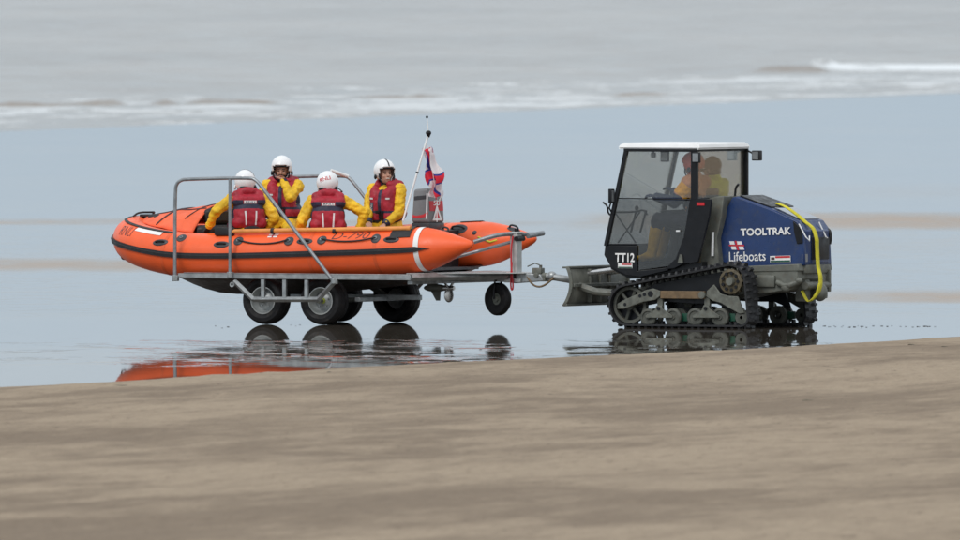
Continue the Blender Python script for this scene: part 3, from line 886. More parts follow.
# dark mouth of the canopy
mb = MB()
mb.prismz([(-1.93, -.60), (-1.93, .60), (-1.76, .52), (-1.76, -.52)], .70, 1.16)
mb.prismz([(-1.92, -.40), (-1.92, .40), (-1.80, .34), (-1.80, -.34)], 1.16, 1.36)
bbuild(mb, 'stowage_bag', 'rubber', bt, bev=.05)
bb = bvh_of(bow)
def drape(pts, r, name, m='ink', n=24, off=.006, parent=bt):
    P = cr_spline([Vector(p) for p in pts], 8); out = []
    for p in P:
        h = bb.ray_cast(Vector((p[0], p[1], 3)), Vector((0, 0, -1)), 5)
        z = h[0].z-BO.z if h[0] else p[2]
        out.append(Vector((p[0], p[1], z+off)))
    mb = MB(); mb.tube(out, r, 8); return bbuild(mb, name, m, parent)
drape([(-2.83, .05, 1.2), (-2.5, -.1, 1.2), (-2.2, -.22, 1.2), (-1.93, -.28, 1.2)], .008, 'canopy_rope')
drape([(-2.5, -.48, 1.2), (-2.4, -.22, 1.2), (-2.3, .05, 1.2), (-2.28, .45, 1.2)], .011, 'canopy_rope')
drape([(-2.1, -.5, 1.2), (-2.02, -.25, 1.2), (-1.98, .05, 1.2)], .007, 'canopy_rope')
drape([(-2.86, -.12, 1.2), (-2.55, .28, 1.2), (-2.15, .48, 1.2)], .006, 'canopy_rope')
mb = MB(); q = bp(155, 220, -.15); mb.ell((q.x, q.y, 1.245), (.09, .06, .04)); mb.ell((q.x+.06, q.y-.05, 1.235), (.05, .05, .03)); bbuild(mb, 'bow_fitting', 'rubber', bt)
mb = MB(); mb.tube([(-2.99, -.16, 1.25), (-2.94, -.12, 1.30), (-2.82, .0, 1.30), (-2.86, .14, 1.30), (-2.93, .16, 1.25)], .012, 8, smooth=2); bbuild(mb, 'bow_handle', 'rubber', bt)
mb = MB(); mb.box((-2.87, .0, 1.262), (.14, .2, .03), bevel=.01); bbuild(mb, 'bow_plate', 'rubber', bt)
mb = MB(); mb.tube([bp(122, 251, -.2), bp(121, 258, -.2), bp(125, 260, -.15), bp(129, 256, -.1)], .009, 8, smooth=2)
mb.tube([bp(128, 257, -.15), bp(134, 264, -.15), bp(141, 267, -.15)], .009, 8, smooth=2); bbuild(mb, 'tow_strop', 'ink', bt)

# handles, rope patches and lifelines on the near and far tube
def tp_near(px, py, sgn=-1):
    """point on the near tube's outer face at that place"""
    a = bp(px, py, -1.04)
    h = tb.ray_cast(Vector((a.x, -2, a.z))+BO, Vector((0, 1, 0)), 3)
    return (h[0]-BO, h[1] if h[1].y < 0 else -h[1]) if h[0] else (Vector((a.x, -1.06, a.z)), Vector((0, -1, 0)))
def frame_n(p, nrm):
    z = nrm.normalized(); x = Vector((1, 0, 0)); x = (x-z*x.dot(z)).normalized(); y = z.cross(x)
    return Matrix((x, y, z)).transposed()
def grab(px, py, mirror=False):
    p, nn = tp_near(px, py)
    if mirror: p = Vector((p.x, -p.y, p.z+.045)); nn = Vector((nn.x, -nn.y, nn.z))
    F = frame_n(p, nn)
    mb = MB()
    b = bmesh.new(); bmesh.ops.create_uvsphere(b, u_segments=24, v_segments=12, radius=1)
    bmesh.ops.transform(b, matrix=Matrix.Translation(p) @ F.to_4x4() @ Matrix.Diagonal((.108, .044, .014, 1)), verts=b.verts); mb.add(b)
    o = bbuild(mb, 'grab_handle', 'darkgrey', bt)
    mb = MB(); mb.tube([p+F @ V(-.06, 0, .01), p+F @ V(-.045, 0, .035), p+F @ V(.045, 0, .035), p+F @ V(.06, 0, .01)], .012, 8, smooth=2); bbuild(mb, 'handle_bar', 'rubber', o)
def patch(px, py, mirror=False, r=.064):
    p, nn = tp_near(px, py)
    if mirror: p = Vector((p.x, -p.y, p.z+.045)); nn = Vector((nn.x, -nn.y, nn.z))
    F = frame_n(p, nn); mb = MB()
    b = bmesh.new(); bmesh.ops.create_uvsphere(b, u_segments=20, v_segments=10, radius=1)
    bmesh.ops.transform(b, matrix=Matrix.Translation(p) @ F.to_4x4() @ Matrix.Diagonal((r, r, .012, 1)), verts=b.verts); mb.add(b)
    o = bbuild(mb, 'rope_patch', 'darkgrey', bt)
    mb = MB(); mb.lathe([(.010, -.004), (.02, -.006), (.024, 0), (.02, .006), (.010, .004), (.010, -.004)], p+F @ V(0, 0, .016), F @ V(0, 0, 1), 16); bbuild(mb, 'eyelet', 'pipe', o)
    return p+F @ V(0, 0, .025)
for mir in (False, True):
    for px, py in ((158, 242.5), (221, 244.5), (304, 241.5), (391, 239.5)): grab(px, py, mir)
    A = [patch(px, py, mir) for px, py in ((178, 238), (237, 241), (288, 241), (321, 240), (375, 238.5))]
    for a_, b_, sag in ((A[1], A[2], .05), (A[3], A[4], .04)):
        mb = MB(); s_ = -1 if not mir else 1
        mb.tube([a_, a_.lerp(b_, .25)+V(0, s_*.012, -sag*.8), a_.lerp(b_, .5)+V(0, s_*.015, -sag), a_.lerp(b_, .75)+V(0, s_*.012, -sag*.8), b_], .0095, 8, smooth=2)
        bbuild(mb, 'lifeline', 'rubber', bt)
# black step pads on top of the tubes
for sgn in (-1, 1):
    for ua, ub in ((1.03, 1.12),):
        idx = [i for i in range(n_p) if path[i][1]*sgn > .5 and ua-.12 <= path[i][0] <= ub+.12]
        strip(min(idx), max(idx), 34, 98, .012, 'step_pad', 'rubber', 6)
# cone fittings
for (px, py, v, w_, h_) in ((444, 232, -.72, .075, .05), (459, 230, .62, .12, .075), (514, 227, .72, .085, .045), (474, 232, .56, .03, .03)):
    q = bp(px, py, v)
    h = tb.find_nearest(q+BO); p = h[0]-BO; nn = h[1] if (p-Vector((p.x, .8*(1 if v > 0 else -1), .95))).dot(h[1]) > 0 else -h[1]
    F = frame_n(p, nn); mb = MB()
    mb.ell(p, (w_, h_, .014), rot=F)
    o = bbuild(mb, 'cone_patch', 'darkgrey', bt)
    if w_ > .05:
        mb = MB(); mb.tube([p+F @ V(-w_*.7, 0, .01), p+F @ V(-w_*.5, 0, .055), p+F @ V(w_*.5, 0, .055), p+F @ V(w_*.7, 0, .01)], .012, 8, smooth=2); bbuild(mb, 'lifting_loop', 'rubber', o)
# yellow strap on the far cone
mb = MB(); mb.tube([bp(478, 237, .54), bp(490, 242, .56), bp(497, 240, .6)], .012, 6); bbuild(mb, 'yellow_tie', 'yellow2', bt)

# lettering on the near tube
def on_boat(px, py, v=-1.1): return bp(px, py, v)+BO
q = on_boat(350.5, 234.6, -1.0)
decal('registration_number', text_bm('D-790', .50, .105, -.012, .25), 'ink', bt, q, (1, 0, .02), (0, .55, .85), tb, (0, .85, -.45), .003, .02)
q = on_boat(133.8, 233, -.6)
decal('bow_lettering', text_bm('RNLI', .28, .12, -.012, .25), 'ink', bt, q, (.93, -.25, -.12), (.05, .1, .96), tb, (.22, .93, -.2), .003, .02)
q = on_boat(271, 233.5, -1.0)
decal('flag_emblem', rect_bm(.13, .06), 'white2', bt, q, (1, 0, .02), (0, .55, .85), tb, (0, .85, -.45), .003, .02)
decal('emblem_cross', rect_bm(.13, .014), 'red', bt, q, (1, 0, .02), (0, .55, .85), tb, (0, .85, -.45), .005, .02)
decal('emblem_cross', rect_bm(.018, .06), 'red', bt, q, (1, 0, .02), (0, .55, .85), tb, (0, .85, -.45), .005, .02)

# ------------------------------------------------------------------ paddle along the near tube
pa = empty('paddle', bworld(bp(320, 232, -.93)), -TH, 'long orange tan paddle shaft laid along the top of the near tube', 'paddle')
pc = bp(320, 232, -.93)
mb = MB(); a_ = bp(232, 231.5, -.93)-pc; b_ = bp(407, 228.5, -.93)-pc
mb.tube([a_, b_], .027, 12); mb.build('shaft', 'paddle', pa)
mb = MB(); mb.box(a_+V(-.10, .0, .0), (.26, .05, .10), bevel=.02); mb.build('blade', 'rubber', pa)
mb = MB(); mb.cyl(b_, b_+V(.05, 0, 0), .032); mb.build('grip', 'paddle', pa)
for px in (273, 335):
    mb = MB(); q = bp(px, 231, -.93)-pc; mb.cyl(q+V(-.02, 0, 0), q+V(.02, 0, 0), .035); mb.build('clip', 'rubber', pa)

# ------------------------------------------------------------------ outboard motor
mo = empty('outboard_motor', bworld((1.1, 0, .9)), -TH, 'grey outboard motor with white warning triangle on its back, clamped at the boat stern', 'outboard motor')
MO_ = Vector((1.1, 0, .9))
def mbuild(mb, *a, **k):
    bmesh.ops.translate(mb.bm, vec=-MO_, verts=mb.bm.verts); return mb.build(*a, **k)
c1 = bp(411, 191, -.2); c2 = bp(429, 223, -.2)
x0, x1 = c1.x, bp(429, 223, -.2).x
z0, z1 = 1.20, bp(420, 189, 0).z
mb = MB()
b = bmesh.new(); bmesh.ops.create_cube(b, size=1)
for v in b.verts:
    up_ = v.co.z > 0
    v.co = Vector(((x0+x1)/2+v.co.x*(x1-x0)*(.86 if up_ else 1)+(.0 if up_ else 0), v.co.y*(.36 if up_ else .40), z1 if up_ else z0))
for v in b.verts:
    if v.co.z > 1.3 and v.co.x > (x0+x1)/2: v.co.z += .02
bmesh.ops.bevel(b, geom=b.edges[:], offset=.035, segments=4, affect='EDGES', profile=.5)
mb.add(b); cw = mbuild(mb, 'cowling', 'cowl', mo)
cb = bvh_of(cw)
xm = (x0+x1)/2
def mdec(name, b, m, c, xd, yd, ray, off=.003): decal(name, b, m, cw, Vector(c)-MO_, xd, yd, cb, ray, off, .03)
mdec('side_label', rect_bm(.17, .045), 'cowlb', (xm, -.3, z1-.10), (1, 0, .1), (0, 0, 1), (0, 1, 0))
mdec('red_flash', poly_bm([(-.12, -.03), (-.05, -.045), (.06, -.03), (.12, .02), (.12, .045), (.04, .0), (-.05, -.015), (-.12, 0)]), 'red', (xm, -.3, z0+.10), (1, 0, 0), (0, 0, 1), (0, 1, 0))
mdec('silver_edge', rect_bm(.018, .30), 'silver', (x1-.035, -.3, (z0+z1)/2), (1, 0, 0), (0, 0, 1), (0, 1, 0))
mdec('red_panel', rect_bm(.34, .12), 'red', (x1+.2, 0, z0+.20), (0, 1, 0), (0, 0, 1), (-1, 0, 0))
mdec('number_mark', text_bm('50', .16, .06, .01), 'white2', (x1+.2, 0, z0+.235), (0, 1, 0), (0, 0, 1), (-1, 0, 0), .006)
mdec('warning_triangle', poly_bm([(-.12, -.08), (.12, -.08), (0, .11)]), 'white2', (x1+.2, 0, z0+.11), (0, 1, 0), (0, 0, 1), (-1, 0, 0), .008)
mdec('warning_mark', poly_bm([(-.06, -.05), (.06, -.05), (0, .045)]), 'red', (x1+.2, 0, z0+.11), (0, 1, 0), (0, 0, 1), (-1, 0, 0), .010)
mb = MB(); mb.box((xm, 0, z0-.06), ((x1-x0)*1.02, .38, .13), bevel=.02); mb.box((xm+.02, 0, z0-.35), (.14, .13, .5), bevel=.03); mb.box((xm-.14, 0, z0-.2), (.12, .30, .30), bevel=.02)
mbuild(mb, 'midsection', 'cowlb', mo)
pz = bp(440, 288, 0)
mb = MB(); mb.box((pz.x-.10, 0, pz.z+.22), (.13, .035, .42), bevel=.012); mb.ell((pz.x-.06, 0, pz.z), (.16, .045, .048)); mb.box((pz.x-.12, 0, pz.z+.115), (.26, .15, .014))
mb.prism([(pz.x-.13, pz.z-.02), (pz.x+.01, pz.z-.02), (pz.x+.0, pz.z-.15), (pz.x-.05, pz.z-.15)], -.008, .008)
mbuild(mb, 'gearcase', 'gun', mo, bev=.003)
mb = MB(); hx = pz.x+.10
mb.cyl((hx-.04, 0, pz.z), (hx+.09, 0, pz.z), .034, .026)
for k in range(3):
    t = k*2*PI/3+.5
    F = Matrix.Rotation(t, 3, 'X')
    q = F @ V(0, .085, 0); mb.ell(Vector((hx+.02, 0, pz.z))+q, (.014, .085, .062), rot=F @ Matrix.Rotation(R(38), 3, 'Y'))
mbuild(mb, 'propeller', 'steel', mo)

# ------------------------------------------------------------------ flagstaff with lamp, aerial and flag
fo_ = bp(403, 221, -.55)
fs = empty('flagstaff', bworld(fo_), -TH, 'thin leaning pole with a black lamp on top, rising from the boat stern', 'pole')
e1 = bp(428.5, 134, -.3)-fo_
mb = MB(); mb.tube([(0, 0, 0), e1], .0125, 10); mb.build('pole', 'white', fs)
mb = MB(); mb.cyl(e1+V(0, 0, -.04), e1+V(0, 0, .0), .014, .028); mb.ell(e1+V(0, 0, .012), (.034, .034, .03)); mb.build('lamp', 'black', fs)
mb = MB(); mb.cyl(e1*.55, e1*.565, .018); mb.build('pole_collar', 'black', fs)
e2 = bp(427, 117, -.3)-fo_
mb = MB(); mb.tube([e1, e2], .007, 8); mb.build('aerial', 'white', fs)
mb = MB(); mb.ell(e2, (.016, .016, .016)); mb.build('aerial_tip', 'black', fs)

# hanging crumpled flag
n = Nodes('lifeboat_flag_cloth')
uvn = n.n('ShaderNodeUVMap'); sx = n.n('ShaderNodeSeparateXYZ'); n.put(sx.inputs[0], uvn.outputs[0])
ux, uy = sx.outputs[0], sx.outputs[1]
dx = n.math('ABSOLUTE', n.math('SUBTRACT', ux, .5)); dy = n.math('ABSOLUTE', n.math('SUBTRACT', uy, .5))
mn = n.math('MINIMUM', n.math('MULTIPLY', dx, 1.5), dy)
redm = n.math('LESS_THAN', mn, .10); blm = n.math('LESS_THAN', mn, .155)
c = n.mix(blm, (.86, .83, .85), (.04, .06, .33)); c = n.mix(redm, c, (.78, .03, .06))
di = n.bsdf(Base_Color=c, Roughness=.8); tl = n.n('ShaderNodeBsdfTranslucent'); n.put(tl.inputs[0], c)
ms = n.n('ShaderNodeMixShader'); ms.inputs[0].default_value = .3; n.t.links.new(di, ms.inputs[1]); n.t.links.new(tl.outputs[0], ms.inputs[2])
MAT['flag'] = n.done(ms.outputs[0])
mb = MB(); bm = mb.bm; uvl = bm.loops.layers.uv.new('UVMap'); NX, NY = 26, 40; gv = {}
tops = [bp(428, 148, -.3)-fo_, bp(432, 168, -.3)-fo_, bp(436.5, 185, -.3)-fo_, bp(437, 197, -.3)-fo_]
axis = cr_spline(tops, 14)
for j in range(NY+1):
    t = j/NY; c_ = axis[min(len(axis)-1, int(t*(len(axis)-1)))]
    wd = .035+.055*max(0, math.sin(min(1, t*1.3)*PI))**.7+.04*t
    for i in range(NX+1):
        q = i/NX-.5
        fold = .055*math.sin(q*13+t*5)+.02*math.sin(q*29+t*11)
        p = c_+V(q*2*wd+.02*math.sin(t*14+q*4), fold, .03*math.sin(q*9+t*6)-.05*abs(q))
        gv[i, j] = bm.verts.new(p)
for j in range(NY):
    for i in range(NX):
        f = bm.faces.new((gv[i, j], gv[i+1, j], gv[i+1, j+1], gv[i, j+1]))
        for lp, (a, b_) in zip(f.loops, ((i, j), (i+1, j), (i+1, j+1), (i, j+1))): lp[uvl].uv = (b_/NY*1.0, a/NX)
fl = mb.build('flag', 'flag', fs, ang=180)
mb = MB(); mb.tube([tops[0]+V(0, 0, .03), tops[-1]+V(.0, 0, -.0), bp(437, 222, -.3)-fo_], .005, 6); mb.build('halyard', 'white', fs)
# ------------------------------------------------------------------ people
def ik(S, H, la, lb, hint):
    S, H, hint = Vector(S), Vector(H), Vector(hint)
    d = H-S; D = min(d.length, (la+lb)*.995); dn = d.normalized(); H = S+dn*D
    a = (la*la-lb*lb+D*D)/(2*D); h = math.sqrt(max(0, la*la-a*a))
    perp = hint-S; perp = (perp-dn*perp.dot(dn)).normalized()
    return S+dn*a+perp*h, H

def person(label, loc, rz, lean=8, lean_side=0, hands=None, elbows=None, legs=None, head_yaw=0, head_pitch=0, head_tilt=0,
           suit='yellow', sleeve=None, skin='skin', glove=(None, None), cuff='navy', jacket=True, helmet='crew', legmat=None, boots=None,
           hair='hair', helmet_text=None, mic=0, stripe=True, beard=False, smile=False, group=None, scale=1.0, beanie=False, curl=1.0):
    root = empty('person', loc, rz, label, 'person', group); root.scale = (scale,)*3
    T = Matrix.Rotation(R(lean), 4, 'Y') @ Matrix.Rotation(R(lean_side), 4, 'X')
    def t(x, y, z): return T @ Vector((x, y, z))
    neck0, neck1 = t(-.005, 0, .555), t(.02, 0, .64)
    HC = t(.040, 0, .705)
    HM = Matrix.Translation(HC) @ Matrix.Rotation(R(head_yaw), 4, 'Z') @ Matrix.Rotation(R(head_pitch), 4, 'Y') @ Matrix.Rotation(R(head_tilt), 4, 'X')
    HR = HM.to_3x3()
    def hd(x, y, z): return HM @ Vector((x, y, z))
    TR = T.to_3x3()
    body = MB()
    body.ell(t(0, 0, .10), (.125, .165, .12), rot=TR, seg=24); body.ell(t(.01, 0, .26), (.105, .145, .15), rot=TR, seg=24)
    body.ell(t(.01, 0, .43), (.115, .165, .155), rot=TR, seg=24); body.cap(t(0, -.15, .53), t(0, .15, .53), .055)
    body.cap(neck0, neck1, .058, .052)
    # head
    body.ell(hd(-.008, 0, .035), (.098, .077, .092), rot=HR, seg=24); body.ell(hd(.022, 0, -.035), (.068, .058, .078), rot=HR, seg=20)
    body.cap(hd(.05, 0, -.082), hd(.03, 0, -.07), .026, .045); body.ell(hd(.068, 0, .028), (.022, .052, .014), rot=HR, seg=14)
    body.cap(hd(.083, 0, .018), hd(.106, 0, -.022), .009, .014)
    for s in (-1, 1):
        body.ell(hd(.098, s*.011, -.024), (.010, .009, .008), rot=HR, seg=10); body.ell(hd(.062, s*.038, -.022), (.024, .020, .022), rot=HR, seg=12)
        body.ell(hd(-.005, s*.078, -.005), (.018, .010, .030), rot=HR, seg=12)
    body.ell(hd(.082, 0, -.052), (.012, .026, .010), rot=HR, seg=12)
    # arms
    hands = hands or ((.35, -.2, .2), (.35, .2, .2)); elbows = elbows or ((-.1, -.6, .1), (-.1, .6, .1))
    arms = []
    for k, s in enumerate((-1, 1)):
        S = t(0, s*.185, .525); El, H = ik(S, hands[k], .285, .25, elbows[k])
        arms.append((S, El, H))
        body.cap(S, El, .050, .040); body.cap(El, H, .038, .026)
        d = (H-El).normalized(); side = d.cross(Vector((0, 0, 1)) if abs(d.z) < .9 else Vector((1, 0, 0))).normalized()
        # palm faces inwards / down
        pn = -d.cross(side).normalized()
        if pn.z > 0: pn = -pn
        c = H+d*.05
        F = Matrix((d, side, pn)).transposed()
        body.ell(c, (.055, .042, .018), rot=F, seg=16)
        for j in range(4):
            o = c+d*.038+side*(.030-.020*j); ln = (.036, .042, .040, .031)[j]
            b1_ = (d*math.cos(.5*curl)+pn*math.sin(.5*curl)).normalized(); b2_ = (d*math.cos(1.4*curl)+pn*math.sin(1.4*curl)).normalized()
            q1 = o+b1_*ln; q2 = q1+b2_*ln*.8
            body.cap(o, q1, .0105, .0095, 1); body.cap(q1, q2, .0095, .008, 1)
        o = c-d*.015+side*.034*(1 if s < 0 else -1); sd_ = side*(1 if s < 0 else -1)
        q1 = o+(d*.7+sd_*.6+pn*.3).normalized()*.036; q2 = q1+(d*.9+pn*.4).normalized()*.028
        body.cap(o, q1, .0125, .011, 1); body.cap(q1, q2, .011, .009, 1)
    legs = legs or [((.42, s*.15, .08), (.46, s*.15, -.33), (.60, s*.17, -.38)) for s in (-1, 1)]
    for k, s in enumerate((-1, 1)):
        K, A_, T_ = [Vector(q) for q in legs[k]]
        hp = t(.02, s*.09, .09)
        body.cap(hp, K, .078, .052); body.cap(K, A_, .05, .036); body.cap(A_+Vector((-.02, 0, 0)), T_, .038, .028)
    me = remesh(body, .0065, 3)
    gl = [MAT[g] if g else MAT[skin] for g in glove]
    bo = link_mesh('body', me, [skin, gl[0], gl[1], hair], root)
    idx = []
    for p in me.polygons:
        c = p.center; m = 0
        for k in range(2):
            if (c-arms[k][2]).length < .17 and (c-arms[k][2]).dot(arms[k][2]-arms[k][1]) > -.01 and (c-HC).length > .10: m = 1+k
        q = HM.inverted() @ c
        if m == 0 and beard and q.z < -.045 and q.z > -.13 and q.x > .0 and abs(q.y) < .075 and not (q.z > -.060 and abs(q.y) < .018 and q.x > .08): m = 3
        if m == 0 and beard and -.045 <= q.z < -.034 and q.x > .075 and abs(q.y) < .03 and q.x < .100: m = 3
        idx.append(m)
    me.polygons.foreach_set('material_index', idx)
    # eyes, brows, lips set into the same mesh
    me.materials.append(MAT['eye']); me.materials.append(MAT['lips']); me.materials.append(MAT['teeth'])
    bm = bmesh.new(); bm.from_mesh(me)
    def addp(fn, mi):
        m_ = MB(); fn(m_)
        k0 = len(bm.faces); tmp = bpy.data.meshes.new('q'); m_.bm.to_mesh(tmp); m_.bm.free(); bm.from_mesh(tmp); bpy.data.meshes.remove(tmp)
        bm.faces.ensure_lookup_table()
        for f in bm.faces[k0:]: f.material_index = mi; f.smooth = True
    for s in (-1, 1):
        addp(lambda m_: m_.ell(hd(.080, s*.031, .008), (.008, .013, .006), rot=HR, seg=10), 4)
        addp(lambda m_: m_.cap(hd(.086, s*.018, .028), hd(.078, s*.046, .027), .005, .004, 1), 3)
    if smile: addp(lambda m_: m_.ell(hd(.091, 0, -.053), (.006, .024, .007), rot=HR, seg=12), 6)
    else: addp(lambda m_: m_.ell(hd(.0915, 0, -.052), (.005, .022, .006), rot=HR, seg=12), 5)
    bm.to_mesh(me); bm.free()

    # one piece suit
    su = MB()
    su.ell(t(0, 0, .10), (.155, .190, .14), rot=TR, seg=24); su.ell(t(.01, 0, .26), (.135, .175, .17), rot=TR, seg=24)
    su.ell(t(.01, 0, .43), (.140, .188, .165), rot=TR, seg=24); su.cap(t(0, -.155, .53), t(0, .155, .53), .074)
    su.cap(t(-.005, 0, .54), t(.005, 0, .60), .085, .075)
    for k, s in enumerate((-1, 1)):
        S, El, H = arms[k]
        q_ = 1.25 if sleeve else 1; su.cap(S, El, .078*q_, .064*q_); su.cap(El, El.lerp(H, .93), .063*q_, .046*q_)
        if not legmat:
            K, A_, T_ = [Vector(q) for q in legs[k]]
            su.cap(t(.02, s*.09, .09), K, .105, .080); su.cap(K, A_, .078, .060)
    sme = remesh(su, .008, 3, wrinkle=.013, wscale=12)
    mats_ = [suit, sleeve or suit, 'navyc']
    so_ = link_mesh('drysuit' if jacket else 'jacket', sme, mats_, root)
    if sleeve:
        ii = []
        for p in sme.polygons:
            m = 0
            for S, El, H in arms:
                f_ = (p.center-S).dot(El-S)/(El-S).length_squared
                dd_ = (p.center-S-(El-S)*f_).length
                if dd_ < .14 and .12 < f_ < .62: m = 1
                g_ = min(1, max(0, (p.center-El).dot(H-El)/(H-El).length_squared))
                if (p.center-El-(H-El)*g_).length < .13 and not (dd_ < .14 and f_ < .62): m = 2
            ii.append(m)
        sme.polygons.foreach_set('material_index', ii)
    if legmat:
        tm = MB()
        tm.ell(t(0, 0, .10), (.160, .200, .15), rot=TR, seg=20); tm.ell(t(.01, 0, .27), (.148, .190, .14), rot=TR, seg=20)
        for k, s in enumerate((-1, 1)):
            K, A_, T_ = [Vector(q) for q in legs[k]]
            tm.cap(t(.02, s*.09, .09), K, .108, .085); tm.cap(K, K.lerp(A_, .35), .085, .07)
        link_mesh('trousers', remesh(tm, .012, 4, wrinkle=.012), [legmat], root)
    for k, s in enumerate((-1, 1)):
        K, A_, T_ = [Vector(q) for q in legs[k]]
        bo_ = MB(); dn = (A_-K).normalized()
        bo_.cap(K.lerp(A_, .30), A_, .080, .062); bo_.cap(A_+dn*.02, T_, .062, .045); bo_.ell(T_+Vector((.02, 0, -.005)), (.07, .048, .04), seg=12)
        link_mesh('boot', remesh(bo_, .012, 3), [boots or 'rubber'], root)
        S, El, H = arms[k]
        m_ = MB(); d = (H-El).normalized(); m_.cyl(El.lerp(H, .84), H+d*.012, .052, .040, 18)
        m_.build('cuff', cuff, root, bev=.004)
    m_ = MB(); m_.cap(t(0, 0, .57), HC+(neck1-neck0).normalized()*-.085, .082, .070); m_.build('neck_seal', 'navy' if jacket else suit, root)
    if jacket:
        jk = MB()
        jk.ell(t(-.055, 0, .34), (.120, .205, .215), rot=TR, seg=24); jk.cap(t(-.085, -.135, .50), t(-.085, .135, .50), .075)
        for s in (-1, 1):
            jk.cap(t(.105, s*.092, .20), t(.095, s*.088, .47), .096, .082); jk.cap(t(.09, s*.10, .49), t(-.06, s*.130, .570), .075, .070)
            jk.cap(t(-.07, s*.135, .24), t(.09, s*.145, .22), .085)
        jk.ell(t(.105, 0, .35), (.085, .075, .185), rot=TR, seg=18)
        # collar round the neck
        for a_ in range(7):
            q0 = R(50+a_*37); q1 = R(50+(a_+1)*37)
            jk.cap(t(.0+.095*math.cos(q0), .105*math.sin(q0), .60+.020*math.cos(q0+PI)), t(.0+.095*math.cos(q1), .105*math.sin(q1), .60+.020*math.cos(q1+PI)), .048)
        jme = remesh(jk, .009, 3, wrinkle=.007, wscale=11)
        jo = link_mesh('lifejacket', jme, ['crimson', 'navy'], root)
        Ti = T.inverted(); ii = []
        for p in jme.polygons:
            q = Ti @ p.center
            back = q.x < -.02
            m = 0
            if back and .395 < q.z < .455: m = 1
            if back and .455 <= q.z < .50 and abs(q.y) > .085: m = 1
            if q.z < .175: m = 1
            if abs(q.y) > .145 and q.z < .40 and abs(q.x) < .09: m = 1
            if not back and .255 < q.z < .285: m = 1
            if not back and abs(q.y) < .022 and q.z < .56: m = 1
            ii.append(m)
        jme.polygons.foreach_set('material_index', ii)
        jb_ = bvh_of(jo); Yd, Zd = TR @ Vector((0, 1, 0)), TR @ Vector((0, 0, 1)); Xd = TR @ Vector((1, 0, 0))
        for s in (-1, 1):
            decal('reflective_stripe', rect_bm(.020, .165), 'silver', jo, t(-.4, s*.062, .285), -Yd, Zd+Yd*(.06*s), jb_, Xd, .004, .03)
            decal('reflective_stripe', rect_bm(.045, .020), 'silver', jo, t(.4, s*.11, .43), Yd, Zd, jb_, -Xd, .004, .03)
        decal('back_label', rect_bm(.155, .036), 'silver', jo, t(-.4, 0, .475), -Yd, Zd, jb_, Xd, .005, .03)
        decal('label_lettering', text_bm('RNLI', .11, .022, .0), 'navy', jo, t(-.4, 0, .475), -Yd, Zd, jb_, Xd, .009, .03)
        decal('chest_label', rect_bm(.05, .11), 'navy', jo, t(.4, -.105, .33), Yd, Zd, jb_, -Xd, .004, .03)
        decal('chest_lettering', text_bm('RNLI', .09, .028, .0), 'silver', jo, t(.4, -.105, .33), Zd, -Yd, jb_, -Xd, .007, .03)
        m_ = MB(); m_.box(t(.215, 0, .27), (.03, .06, .04), rot=TR, bevel=.008); m_.cap(t(.20, .05, .27), t(.19, .06, .14), .014, .010, 1); m_.build('buckle', 'black', jo)
        m_ = MB(); m_.ell(t(-.185, 0, .155), (.03, .10, .03), rot=TR, seg=14); m_.build('waist_pouch', 'black', jo)
    if helmet:
        hc = hd(-.005, 0, .050)
        HH = MB()
        b = bmesh.new(); bmesh.ops.create_uvsphere(b, u_segments=40, v_segments=28, radius=1)
        dead = []
        for v in b.verts:
            x, y, z = v.co
            # opening for the face, flat lower edge that dips over the ears and nape
            low = -.80 if x < .1 else -.92
            if z < low or (x > .30 and z < .06+.10*(1-abs(y)) and abs(y) < .74) : dead.append(v)
        bmesh.ops.delete(b, geom=dead, context='VERTS')
        for v in b.verts:
            x, y, z = v.co
            v.co = Vector((x*.142*(1.06 if z > 0 and x > 0 else 1), y*.126, z*.137))
        bmesh.ops.transform(b, matrix=Matrix.Translation(hc) @ HR.to_4x4(), verts=b.verts)
        HH.add(b)
        hl = HH.build('helmet', 'helmet' if helmet == 'crew' else helmet, root, ang=80, thick=.012)
        hl.modifiers['solid'].offset = -1 
        hb = bvh_of(hl)
        ctr = hc
        X3, Y3, Z3 = HR @ Vector((1, 0, 0)), HR @ Vector((0, 1, 0)), HR @ Vector((0, 0, 1))
        # black rim and padding inside the face opening
        m_ = MB(); pts = []
        for k in range(0, 21):
            a_ = -PI/2+PI*k/20
            yy = .100*math.sin(a_); pts.append(ctr+X3*(.050+.062*math.cos(a_)+.01)+Y3*yy+Z3*(.008+.006*math.cos(a_)))
        lw = [ctr+X3*.065+Y3*s*.092+Z3*-.115 for s in (-1, 1)]
        m_.tube([lw[0]]+pts+[lw[1]], .009, 8); m_.build('helmet_rim', 'black', hl)
        m_ = MB()
        m_.tube([lw[0], ctr+X3*.055+Y3*-.06+Z3*-.155, ctr+X3*.06+Z3*-.175, ctr+X3*.055+Y3*.06+Z3*-.155, lw[1]], .008, 8, smooth=2)
        m_.build('chin_strap', 'black', hl)
        for s in (-1, 1):
            m_ = MB(); m_.ell(ctr+Y3*s*.120+Z3*-.075+X3*.0, (.026, .014, .030), rot=HR, seg=16); m_.build('ear_cup', 'white' if s*mic < 0 else 'black', hl)
        m_ = MB(); m_.ell(ctr-X3*.118-Z3*.078, (.022, .055, .018), rot=HR, seg=14); m_.build('nape_adjuster', 'black', hl)
        if stripe and helmet == 'crew':
            decal('helmet_stripe', rect_bm(.016, .15), 'black', hl, ctr+X3*.16+Z3*.16, Y3, Z3-X3, hb, -X3-Z3, .003, .02)
            decal('helmet_stripe', rect_bm(.30, .012), 'ink', hl, ctr+Z3*.3-X3*.02, Y3, X3, hb, -Z3, .003, .02) if stripe == 'band' else None
